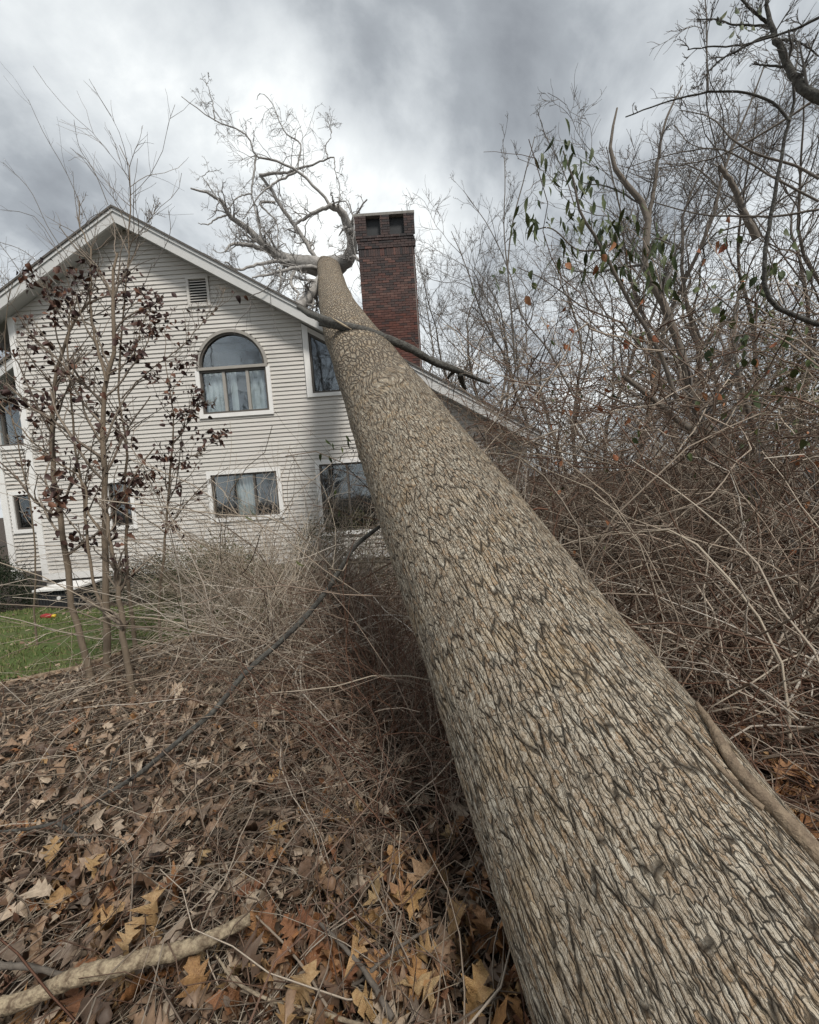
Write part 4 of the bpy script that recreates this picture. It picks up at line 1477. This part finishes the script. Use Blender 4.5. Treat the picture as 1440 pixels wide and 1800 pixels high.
# curling vines and branches hung through the thicket, well above the ground
vt = Bag()
n = 3600
S0 = np.stack([rng.uniform(.6, 8, n), rng.uniform(3.2, 9.5, n), rng.uniform(.2, 4.6, n)], -1)
S0 = S0[(S0[:, 0] > 1.6 - .1 * S0[:, 1] + .35 * (S0[:, 2] - 2)) & (S0[:, 2] < 1.4 + .42 * S0[:, 1] * rng.uniform(.5, 1.1, n)) & (np.abs(S0[:, 0]) < S0[:, 1] * 1.2)]
m = len(S0)
P = walk(S0, rng.normal(0, 1, (m, 3)) * [1, 1, .6], rng.uniform(.6, 2.4, m), 11, .30, -.02)
P[..., 2] = np.maximum(P[..., 2], gz(P[..., 0], P[..., 1]))
P = P[clear_of_trunk(P)]
R = rng.uniform(.003, .010, len(P))[:, None] * np.linspace(1, .5, 11)[None]
vt.tubes(P, R)
P2, R2 = grow(P, R, 3, .35, 50, 5, .02, .2, (.1, 1), .6, .002)
k = clear_of_trunk(P2)
vt.tubes(P2[k], R2[k])
tag(link('vine_tangle', vt.mesh('vine_tangle'), M['cane_brown']), 'curling tangle of vines and twigs hung through the trees on the right', 'vines', kind='stuff')
# far tangle behind the trunk on the right, up to the deck
ft = Bag()
P, R = canes(2200, -1.0, 14, 6.5, 16, (1.5, 4.8), 10, .6, .2, -.03, (.005, .012), lambda x, y: (x > .8 - .05 * y) & ((y < 9.9) | (y > 16.5) | (x > 3.6)), 1.1)
ft.tubes(P, R)
P2, R2 = grow(P, R, 3, .4, 45, 5, .04, .18, (.3, 1), .6, .004)
ft.tubes(P2, R2)
tag(link('far_brush', ft.mesh('far_brush'), M['twig_far']), 'tall grey brown brush standing beside the right end of the house', 'brush', kind='stuff')


# ------------------------------------------------------------------ bare trees
def bare_tree_mesh(seed, H=9., r0=.13, lean=.06, lv=(13, 7, 6), fork=.25):
    r = np.random.default_rng(seed)
    T = Bag(); C = Bag()
    P0 = walk(np.zeros((1, 3)), np.array([[r.normal(0, lean), r.normal(0, lean), 1.]]), np.array([H]), 16, .13, .06, r)
    R0 = (r0 * np.linspace(1, .12, 16))[None]
    T.tubes(P0, R0, 8)
    P1, R1 = grow(P0, R0, lv[0], .48, 42, 10, .10, .22, (.15, .95), .55, .008, .25, r)
    C.tubes(P1, R1, 5)
    P2, R2 = grow(P1, R1, lv[1], .48, 44, 7, .08, .24, (.2, 1), .5, .006, .3, r)
    C.tubes(P2, R2, 3)
    P3, R3 = grow(P2, R2, lv[2], .5, 42, 5, .08, .24, (.15, 1), .55, .005, .5, r)
    C.tubes(P3, R3, 3)
    return T.mesh('trunk'), C.mesh('crown')


variants = [bare_tree_mesh(s, H, r0, .08, lv) for s, H, r0, lv in ((1, 10, .085, (17, 9, 7)), (2, 9, .07, (16, 9, 7)), (3, 11, .10, (18, 8, 7)), (4, 8, .06, (15, 8, 7)))]
for tm, cm in variants:
    tm.materials.append(M['bark_grey'])
    cm.materials.append(M['twig_far'])


def bare_tree(px, Y, topy, v, label, group=None, rot=None):
    x = at(px, 850, Y)[0]
    zb = float(gz(x, Y))
    H = at(px, topy, Y)[2] - zb
    base_h = (10, 9, 11, 8)[v] * 1.02
    s = H / base_h
    o = empty('bare_tree', (x, Y, zb - .05), label=label, cat='tree', group=group)
    o.rotation_euler = (0, 0, rng.uniform(0, 6.28) if rot is None else rot)
    for nm, me in zip(('trunk', 'crown'), variants[v]):
        c = bpy.data.objects.new(nm, me)
        col.objects.link(c)
        c.parent = o
        c.scale = (s, s, s)
    return o


ORD = ['first', 'second', 'third', 'fourth', 'fifth', 'sixth', 'seventh', 'eighth', 'ninth', 'tenth', 'eleventh', 'twelfth', 'thirteenth']
far = [(750, 24, 430, 0), (782, 22, 440, 1), (815, 25, 445, 2), (850, 21, 455, 3), (885, 24, 430, 0), (925, 22, 420, 2), (970, 24, 380, 1)]
for k, (px_, Y_, ty_, v) in enumerate(far):
    bare_tree(px_, Y_, ty_, v, ORD[k] + ' slender bare tree to the right of the chimney in the distant row', 'bare trees right of the chimney')
mid = sorted([(1010, 15, 330, 1), (1060, 14, 260, 3), (1110, 12, 150, 0), (1165, 13, 150, 2), (1215, 15, 220, 1), (1270, 12, 230, 3), (1320, 14, 200, 0), (1380, 12, 170, 2), (1430, 13, 150, 1), (1480, 12, 120, 0), (1040, 18, 330, 2), (1240, 18, 260, 0), (1350, 18, 230, 1)])
for k, (px_, Y_, ty_, v) in enumerate(mid):
    bare_tree(px_, Y_, ty_ + 45, v, ORD[k] + ' bare grey tree from the left among those above the right-hand brush', 'bare trees on the right-hand bank')
for k, (px_, Y_, ty_, v) in enumerate([(-30, 26, 440, 0), (15, 28, 430, 2), (-120, 24, 420, 1)]):
    bare_tree(px_, Y_, ty_, v, ('middle', 'nearest to the roof', 'outermost')[k] + ' of the bare trees behind the left slope of the roof', 'bare trees behind the left roof slope')
# trees behind the camera: only the windows see them
for k in range(9):
    x = -15 + k * 3.3
    o = empty('bare_tree', (x, -5 - 2 * (k % 3), .0), label='bare tree standing behind the viewer, seen only as reflection in windows', cat='tree', group='bare trees mirrored in the windows')
    for nm, me in zip(('trunk', 'crown'), variants[k % 4]):
        c = bpy.data.objects.new(nm, me)
        col.objects.link(c)
        c.parent = o
        c.scale = (1.9,) * 3


# saplings with clinging leaves, left
def leaf_mesh(tm, m):
    me = npmesh('leaf', *tm)
    me.materials.append(m)
    return me


purple = [leaf_mesh(simple_leaf(100 + s, .72, .9, 5, .3), M['leaf_purple']) for s in range(6)]
green = [leaf_mesh(simple_leaf(120 + s, .26, .5, 6, .35), M['leaf_green']) for s in range(5)]
green_w = [leaf_mesh(simple_leaf(140 + s, .62, .4, 5, .2), M['leaf_green']) for s in range(3)]
rust = [leaf_mesh(simple_leaf(150 + s, .6, .7, 5, .2), M['leaf_rust']) for s in range(3)]


def add_leaf(parent, p, mes, sz, droop=True):
    o = bpy.data.objects.new('leaf', mes[rng.integers(len(mes))])
    col.objects.link(o)
    o.parent = parent
    o.location = tuple(np.array(p) - np.array(wloc(parent)))
    if droop:
        o.rotation_euler = (rng.uniform(-2.2, -.9), rng.normal(0, .5), rng.uniform(0, 6.28))
    else:
        o.rotation_euler = (rng.uniform(-.6, .6), rng.normal(0, .6), rng.uniform(0, 6.28))
    s = rng.uniform(*sz)
    o.scale = (s, s, s)
    return o


c2_ = lambda pts: crop(pts, 0, 720, 3.395)
c1_ = lambda pts: crop(pts, 0, 340, 3.6)
sap = [
    ('slender forked sapling at the left of the clump wrapped by a vine',
     [(c2_([(545, 1605), (460, 1300), (400, 950), (360, 650), (325, 450), (310, 200)]) + c1_([(330, 1400), (350, 1180), (400, 1000), (455, 830), (570, 690)]), (4.15, 4.5), (.055, .045, .03, .02)),
      (c1_([(455, 830), (440, 700), (300, 600), (200, 560)]), (4.5, 4.6), (.014, .005))], 30),
    ('middle sapling of the clump with the straightest thick brown stem',
     [(c2_([(640, 1605), (640, 1300), (630, 1000), (625, 600), (620, 200)]) + c1_([(655, 1480), (672, 1200), (715, 1000), (720, 700), (715, 600), (730, 420), (745, 380)]), (4.05, 4.4), (.065, .05, .038, .03, .018)),
      (c1_([(672, 1190), (620, 980), (580, 800), (570, 500), (570, 350), (510, 220), (500, 50)]), (4.2, 4.5), (.025, .008)),
      (c1_([(680, 1150), (820, 1050), (900, 820), (960, 700)]), (4.2, 4.4), (.012, .004))], 34),
    ('nearest sapling of the clump with a dark branch arching to the upper left',
     [(c2_([(800, 1720), (760, 1500), (720, 1200), (700, 1000), (660, 800), (630, 600)]), (3.7, 3.9), (.06, .045, .035, .025)),
      (c2_([(650, 790), (580, 700), (520, 560), (500, 430), (350, 320), (200, 200), (80, 60), (0, -40)]), (3.9, 4.0), (.022, .008)),
      (c2_([(760, 1280), (700, 1250), (600, 1150), (540, 900), (510, 640), (490, 450), (450, 250)]) + c1_([(450, 1300), (430, 1000), (440, 760)]), (3.9, 4.3), (.03, .012))], 22),
    ('thin pale sapling just right of the straight brown stem',
     [(c2_([(780, 1200), (760, 900), (760, 700), (750, 450), (745, 100)]) + c1_([(772, 1400), (765, 900), (800, 500), (820, 200), (825, 0)]) + [(228, 300), (212, 255)], (4.5, 4.8), (.035, .022, .014, .006)),
      (c1_([(770, 1300), (860, 1200), (1000, 1080), (1180, 940), (1300, 800), (1400, 690), (1420, 600)]), (4.5, 4.8), (.013, .004)),
      (c1_([(820, 300), (930, 240), (970, 130), (1000, 60)]), (4.7, 4.8), (.008, .003))], 26),
    ('rightmost sapling of the clump, slim and dark, before the house wall',
     [(c2_([(940, 1260), (985, 800), (1010, 450), (1035, 150)]) + c1_([(1100, 1480), (1075, 1250), (1050, 1050), (1040, 860)]), (5.0, 5.1), (.03, .02, .013, .006)),
      (c1_([(1090, 1400), (1180, 1380), (1260, 1340), (1350, 1320)]), (5.0, 5.0), (.008, .003)),
      (c2_([(1010, 440), (1080, 330), (1200, 250), (1330, 140)]), (5.0, 5.0), (.009, .003)),
      (c2_([(1000, 600), (880, 450), (780, 400)]), (5.0, 4.9), (.008, .003))], 34),
    ('small leafy sapling at the far left edge of the photo',
     [([(60, 1100), (62, 1000), (55, 900), (35, 800), (15, 700), (8, 600), (20, 500)], (5.6, 5.4), (.02, .014, .006)),
      ([(35, 800), (75, 770), (110, 800)], (5.4, 5.3), (.008, .003)),
      ([(12, 690), (50, 720), (90, 750)], (5.4, 5.3), (.008, .003))], 16),
]
for lb, lines, nl in sap:
    p0 = at(*lines[0][0][0], lines[0][1][0])
    root = empty('sapling', p0, label=lb, cat='sapling')
    bB = Bag()
    allP = []
    for j, (pts, Ys, rd) in enumerate(lines):
        K = 22
        P, Rd = px_line(pts, Ys, K, rd)
        P[1:] += rng.normal(0, .006, (K - 1, 3))
        if j == 0:
            dz = P[0, 2] - (float(gz(P[0, 0], P[0, 1])) - .05)
            P[0, 2] -= dz
            Rd[0] *= 1.35
        link('stem', npmesh('stem', *tubes(P[None], Rd[None] * .56, 8)), M['bark_brown'], root)
        n1_ = 14 if j == 0 else 8
        P1, R1 = grow(P[None], Rd[None], n1_ + 8, .26, 50, 8, .22, .14, (.3, 1.), .35, .0035, .4)
        bB.tubes(P1, R1, 4)
        P2, R2 = grow(P1, R1, 5, .5, 45, 5, .15, .18, (.2, 1), .6, .0022, .5)
        bB.tubes(P2, R2, 3)
        allP += [P1, ]
        a2 = P2
        # clustered leaves along the twigs
        src = np.concatenate([P1.reshape(-1, 3), P2.reshape(-1, 3), P[K // 3:]])
        src = src[(src[:, 2] < 4.1)]
        if len(src) < 5:
            continue
        want = rng.uniform(.8, 4.1, max(6, int(nl * 1.05)))
        zc = [int(rng.choice(np.argsort(np.abs(src[:, 2] - z_))[:25])) for z_ in want if np.abs(src[:, 2] - z_).min() < .25]
        for q in zc:
            for _ in range(rng.integers(3, 9)):
                add_leaf(root, src[q] + rng.normal(0, .06, 3), purple, (.035, .075))
    link('twigs', bB.mesh('twigs'), M['twig_brown'], root, kind='stuff')

# whips above the left roof slope
wh = Bag()
for pts, Ys in (([(150, 560), (120, 480), (90, 420), (60, 380), (20, 370), (-20, 368)], (4.6, 4.4)), ([(185, 470), (150, 380), (115, 300), (75, 230), (50, 175)], (4.6, 4.6)),
                ([(125, 460), (85, 400), (50, 330), (5, 285)], (4.5, 4.5)), ([(190, 360), (165, 300), (140, 260), (130, 210)], (4.7, 4.7)), ([(60, 520), (30, 470), (0, 430), (-30, 400)], (4.4, 4.3)),
                ([(160, 430), (150, 395), (175, 375), (195, 378), (205, 400)], (4.5, 4.5)), ([(140, 400), (132, 350), (128, 300)], (4.5, 4.5)),
                ([(240, 420), (262, 385), (275, 345)], (4.6, 4.6)), ([(100, 500), (40, 440), (-20, 420)], (4.3, 4.2)), ([(270, 470), (300, 400), (296, 370)], (4.6, 4.6))):
    P, Rd = px_line(pts, Ys, 12, (.0045, .002))
    wh.tubes(P[None], Rd[None], 4)
    P2, R2 = grow(P[None], Rd[None], 5, .3, 40, 6, .2, .12, (.3, 1.), .6, .0018)
    wh.tubes(P2, R2, 3)
tag(link('bare_whips', wh.mesh('bare_whips'), M['twig_grey']), 'thin bare whips crossing the left slope of the gable roof', 'twigs', kind='stuff')


# ------------------------------------------------------------------ right side: named stems, vines, rhododendron
def woody(name, lines, label, cat, m, n1_=8, n2_=3, up=.1, leaves=None, ratio=.22, part='branch'):
    p0 = at(*lines[0][0][0], lines[0][1][0])
    root = empty(name, p0, label=label, cat=cat)
    bB = Bag()
    src = []
    for pts, Ys, rd in lines:
        K = 20
        P, Rd = px_line(pts, Ys, K, rd)
        P[1:-1] += rng.normal(0, rd[0] * .15, (K - 2, 3))
        link('stem', npmesh('stem', *tubes(P[None], Rd[None], 8)), m, root)
        if n1_:
            P1, R1 = grow(P[None], Rd[None], n1_, ratio, 50, 8, up, .16, (.1, 1.), .4, .003, .4)
            P2, R2 = grow(P1, R1, n2_, .5, 42, 5, up, .18, (.2, 1), .6, .002, .5)
            P3, R3 = grow(P2, R2, 3, .5, 42, 4, up, .18, (.2, 1), .6, .0018, .5)
            bB.tubes(P1, R1, 4); bB.tubes(P2, R2, 3); bB.tubes(P3, R3, 3)
            src.append(P1.reshape(-1, 3))
    if n1_:
        link('twigs', bB.mesh('twigs'), M['twig_grey'], root, kind='stuff')
    return root, (np.concatenate(src) if src else None)


c6 = lambda pts: crop(pts, 840, 200, 2.4)
c5b = lambda pts: crop(pts, 1100, 0, 4.235)
woody('leaning_tree', [([(1500, 1110), (1440, 1040), (1361, 925), (1300, 855), (1257, 795), (1200, 745), (1148, 704), (1095, 660)], (4.6, 5.6), (.07, .06, .045, .03)),
                       ([(1300, 855), (1225, 720), (1198, 617), (1165, 533), (1132, 450), (1140, 396), (1136, 367), (1098, 321), (1078, 283), (1073, 240), (1085, 190)], (5.3, 5.8), (.05, .045, .035, .012)),
                       ([(1140, 390), (1150, 330), (1160, 260), (1175, 200), (1200, 150)], (5.6, 5.6), (.03, .008))],
      'dark leaning tree rising out of the right-hand brush to the upper left', 'tree', M['bark_grey'], 14, 5)
woody('leaning_tree', [([(1470, 960), (1400, 860), (1350, 800), (1310, 700), (1290, 600), (1300, 500)], (5.0, 5.6), (.05, .03, .015)),
                       ([(1330, 420), (1310, 380), (1290, 330), (1265, 290)], (6.2, 6.2), (.05, .03))],
      'leaning grey tree behind the green-leaved vine on the right', 'tree', M['bark_grey'], 10, 4)
woody('overhanging_branch', [(c5b([(1600, 790), (1440, 720), (1330, 660), (1260, 590), (1210, 490), (1130, 320), (1080, 200), (1060, 60), (1040, -60)]), (2.7, 2.9), (.034, .024, .016, .008)),
                             (c5b([(1210, 500), (1100, 490), (950, 475)]), (2.9, 3.0), (.009, .004)),
                             (c5b([(1100, 260), (1000, 290), (850, 370), (700, 450), (610, 540), (540, 650)]), (2.8, 2.9), (.008, .003)),
                             (c5b([(1120, 290), (1300, 320), (1440, 420)]), (2.9, 2.9), (.007, .004)),
                             (c5b([(1085, 200), (950, 80), (860, -10)]), (2.9, 2.9), (.010, .006)),
                             (c5b([(1080, 190), (900, 185), (780, 180), (700, 150), (540, 140)]), (2.9, 2.9), (.007, .003)),
                             (c5b([(1440, 130), (1280, 210), (1100, 270), (900, 330), (600, 350), (460, 370)]), (2.7, 2.9), (.008, .003))],
      'bare overhanging branch reaching in from the top right corner', 'branch', M['bark_dark'], 10, 6, ratio=.3)
rh0 = at(1278, 60, 2.9)
oh = bpy.data.objects['overhanging_branch']
for (x, y) in ((1261, 38), (1279, 28), (1295, 22), (1292, 62), (1303, 45), (1313, 55), (1325, 52), (1338, 18)):
    o = add_leaf(oh, at(x, y - 10, 2.9), green, (.085, .10))
    o.rotation_euler = (rng.uniform(-1.75, -1.4), rng.normal(0, .25), rng.uniform(-.5, .5))
woody('vine', [(c6([(1440, 890), (1330, 850), (1270, 820), (1228, 780), (1210, 620), (1230, 480)]) + c5b([(1110, 1450), (1160, 1200), (1220, 900), (1250, 830), (1250, 650), (1200, 400), (1080, 250)]), (3.2, 3.0), (.018, .014, .010, .006)),
               (c5b([(1220, 900), (1130, 790), (980, 710), (770, 680), (590, 690), (400, 730), (240, 780), (0, 870)]), (3.0, 3.2), (.009, .004))],
      'dark vine stem looping up the right edge with a long arch to the left', 'vine', M['bark_dark'], 7, 2, .25, ratio=.12)
woody('bare_whip', [(c5b([(1440, 720), (1250, 850), (1040, 980), (860, 1080), (700, 1160), (500, 1210), (250, 1220)]), (3.2, 3.6), (.010, .003)),
                    (c5b([(1440, 1330), (1300, 1250), (940, 1130), (780, 1020), (680, 910), (600, 860), (400, 820)]), (3.2, 3.6), (.010, .003)),
                    (c5b([(1440, 1500), (1100, 1320), (900, 1200), (700, 1110), (550, 1110), (300, 1160), (0, 1250)]), (3.2, 3.8), (.008, .003)),
                    (c5b([(1440, 1560), (1100, 1610), (900, 1610), (600, 1600), (400, 1560), (200, 1500)]), (3.2, 3.8), (.009, .004)),
                    (c5b([(360, 930), (500, 1080), (620, 1110)]), (3.8, 3.6), (.004, .003)),
                    (c5b([(615, 680), (605, 400), (600, 100), (590, -20)]), (3.1, 3.1), (.005, .003))],
      'long bare whips crossing each other before the sky on the right', 'twigs', M['bark_grey'], 6, 2, .2, ratio=.1)
woody('bare_shrub', [([(905, 640), (900, 560), (893, 480), (900, 400), (925, 300), (940, 240)], (4.6, 4.8), (.012, .004)),
                     ([(893, 480), (886, 400), (888, 300), (884, 245)], (4.6, 4.8), (.008, .003)),
                     ([(1010, 700), (960, 610), (920, 560), (896, 480), (860, 400), (815, 335)], (4.7, 4.9), (.010, .003)),
                     ([(1010, 360), (990, 300), (960, 240), (945, 195)], (4.7, 4.9), (.006, .003))],
      'airy bare shrub with fine pointed twigs left of the evergreen leaves', 'shrub', M['bark_grey'], 12, 4, .25, ratio=.25)
rho, src = woody('rhododendron', [([(1190, 700), (1150, 600), (1100, 520), (1060, 440), (1020, 370), (1005, 310), (990, 265)], (4.0, 4.0), (.02, .014, .006)),
                                  ([(1100, 520), (1140, 450), (1150, 420), (1180, 430)], (4.0, 3.9), (.010, .005)),
                                  ([(1060, 440), (1020, 440), (960, 400), (925, 410)], (4.0, 4.2), (.009, .004)),
                                  ([(1150, 600), (1200, 520), (1230, 480)], (4.0, 4.0), (.008, .005)),
                                  ([(1060, 440), (1100, 400), (1115, 360)], (4.0, 4.0), (.008, .005))],
                 'evergreen shrub with long drooping dark green leaves rising above the brush', 'shrub', M['bark_grey'], 5, 2, .1, ratio=.15)
whorls = [(990, 268, 14), (1005, 290, 8), (1012, 320, 9), (1030, 345, 10), (1045, 365, 8), (1010, 365, 6), (1060, 400, 10), (1090, 400, 10), (1100, 380, 6), (1075, 430, 10), (1110, 430, 10), (1150, 425, 14), (1165, 440, 8),
          (1040, 420, 8), (1000, 400, 8), (955, 285, 5), (930, 370, 7), (915, 400, 6), (955, 380, 5), (1120, 470, 8), (1060, 470, 8), (1020, 460, 6), (1180, 470, 7), (1205, 500, 5), (865, 480, 5), (1140, 500, 6), (1090, 500, 6), (980, 430, 5)]
for x, y, k in whorls:
    p = at(x, y, rng.uniform(3.8, 4.25))
    k = int(k * 1.25)
    for j in range(k):
        o = add_leaf(rho, p + rng.normal(0, .09, 3), green, (.09, .155))
        o.rotation_euler = (rng.uniform(-1.9, -.5), rng.normal(0, .3), j * 6.28 / k + rng.uniform(-.4, .4))
grn = empty('leafy_vine', at(1370, 560, 3.6), label='leafy climbing vine with wide green and rust leaves on the far right', cat='vine')
vB = Bag()
for pts in ([(1440, 640), (1390, 560), (1360, 480), (1340, 420), (1290, 410), (1250, 420)], [(1330, 800), (1340, 700), (1370, 600), (1380, 500)], [(1130, 590), (1180, 560), (1230, 470)]):
    P, Rd = px_line(pts, (3.6, 3.6), 14, (.006, .003))
    link('stem', npmesh('stem', *tubes(P[None], Rd[None], 5)), M['bark_grey'], grn)
for _ in range(70):
    add_leaf(grn, at(rng.uniform(1220, 1440), rng.uniform(470, 780), rng.uniform(3.4, 5.0)), green_w, (.06, .11))
for _ in range(110):
    add_leaf(grn, at(rng.uniform(960, 1440), rng.uniform(440, 1000), rng.uniform(3.6, 5.5)), (green_w, rust, rust, green)[rng.integers(4)], (.05, .09))
for x, y, k, mes in ((1365, 480, 6, green_w), (1372, 470, 5, green_w), (1290, 415, 5, green_w), (1395, 405, 4, green_w), (1260, 425, 3, rust), (1330, 500, 3, green_w), (1128, 595, 2, green_w), (1098, 605, 2, rust),
                     (1145, 600, 2, rust), (1095, 430, 2, rust), (1045, 460, 2, rust), (1000, 465, 2, rust), (1280, 368, 1, rust), (1110, 765, 2, green_w), (1400, 640, 4, green_w), (1380, 600, 4, green_w), (1185, 620, 1, green_w),
                     (985, 590, 3, rust), (1320, 690, 4, green_w), (1240, 700, 3, rust), (1410, 800, 3, rust), (1300, 590, 4, green_w), (1060, 700, 2, rust), (925, 485, 2, green_w), (915, 480, 1, green_w), (925, 525, 1, rust)):
    for j in range(k):
        add_leaf(grn, at(x + rng.normal(0, 9), y + rng.normal(0, 9), rng.uniform(3.5, 3.8)), mes, (.06, .10))
spr = empty('evergreen_sprig', at(610, 780, 3.9), label='sprig of dark green leaves left of the trunk before the pale siding', cat='sprig')
P, Rd = px_line([(640, 790), (600, 785), (560, 800)], (3.9, 3.9), 8, (.005, .002))
link('stem', npmesh('stem', *tubes(P[None], Rd[None], 5)), M['bark_grey'], spr)
for x, y in ((572, 772), (585, 778), (600, 785), (612, 770), (597, 800), (620, 790), (565, 795), (630, 800), (608, 765), (578, 800), (590, 860), (595, 895), (580, 890), (440, 895), (430, 905), (545, 990), (520, 985)):
    add_leaf(spr, at(x, y, 3.9), green, (.07, .11))

# evergreen foundation shrubs
def shrub(name, cx, cy, rx, ry, rz, n, mat, label, lsz=(.03, .06), seed=0, olive=False):
    r = np.random.default_rng(seed)
    zb = float(gz(cx, cy))
    root = empty(name, (cx, cy, zb), label=label, cat='shrub')
    d = norm(r.normal(0, 1, (n, 3)))
    d[:, 2] = np.abs(d[:, 2])
    rad = r.uniform(.45, 1.0, n) ** .5 * (1 + .25 * (vnoise(d[:, 0] * 3 + 9, d[:, 1] * 3 + d[:, 2] * 2 + 9, seed) - .5) * 2)
    P = np.stack([cx + d[:, 0] * rx * rad, cy + d[:, 1] * ry * rad, zb + .03 + d[:, 2] * rz * rad], -1)
    B = Bag()
    for s in range(3):
        scatter(B, simple_leaf(s, .5, .5, 3), P[s::3], r.uniform(*lsz, len(P[s::3])), 1.2, r=r)
    link('foliage', B.mesh('foliage'), mat, root)
    S = Bag()
    m = 26
    P0 = np.tile([cx, cy, zb - .03], (m, 1)) + r.normal(0, .1, (m, 3)) * [1, 1, 0]
    PP = walk(P0, np.stack([r.normal(0, .7, m) * rx, r.normal(0, .7, m) * ry, np.full(m, 1.0)], -1), np.full(m, rz * .95), 7, .15, 0, r)
    S.tubes(PP, np.linspace(.012, .003, 7)[None].repeat(m, 0), 4)
    link('stems', S.mesh('stems'), M['bark_grey'], root)


shrub('yew_shrub', -9.6, 8.9, 1.15, .8, 1.25, 9000, M['needle'], 'dark evergreen shrub at the left corner of the house', seed=3)
shrub('yew_shrub', -6.2, 9.3, 1.0, .7, .85, 6500, M['needle'], 'low dark evergreen shrub under the small ground floor window', seed=4)
shrub('yew_shrub', -4.4, 9.2, 1.2, .75, 1.0, 7500, M['needle'], 'dark evergreen shrub under the wide ground floor window', seed=5)
shrub('olive_shrub', -3.6, 7.6, 1.5, .9, 1.35, 7000, M['bushgreen'], 'olive brown twiggy shrub behind the pale thicket', seed=6)
shrub('olive_shrub', -1.6, 8.3, 1.3, .8, 1.5, 6000, M['bushgreen'], 'olive brown shrub close to the left side of the leaning trunk', seed=7)
shrub('yew_shrub', -10.9, 9.9, .7, .6, 2.2, 4500, M['needle'], 'tall dark evergreen shrub at the left edge beside the wing', seed=8)
shrub('evergreen_shrub', 2.0, 9.3, 1.4, .7, 2.9, 6000, M['bushgreen'], 'mossy green shrub against the right end of the house', seed=9)

shrub('evergreen_shrub', 6.9, 7.4, 1.0, .8, 4.6, 4200, M['bushgreen'], 'tall loose olive green evergreen at the right edge behind the vines', (.05, .09), seed=12)
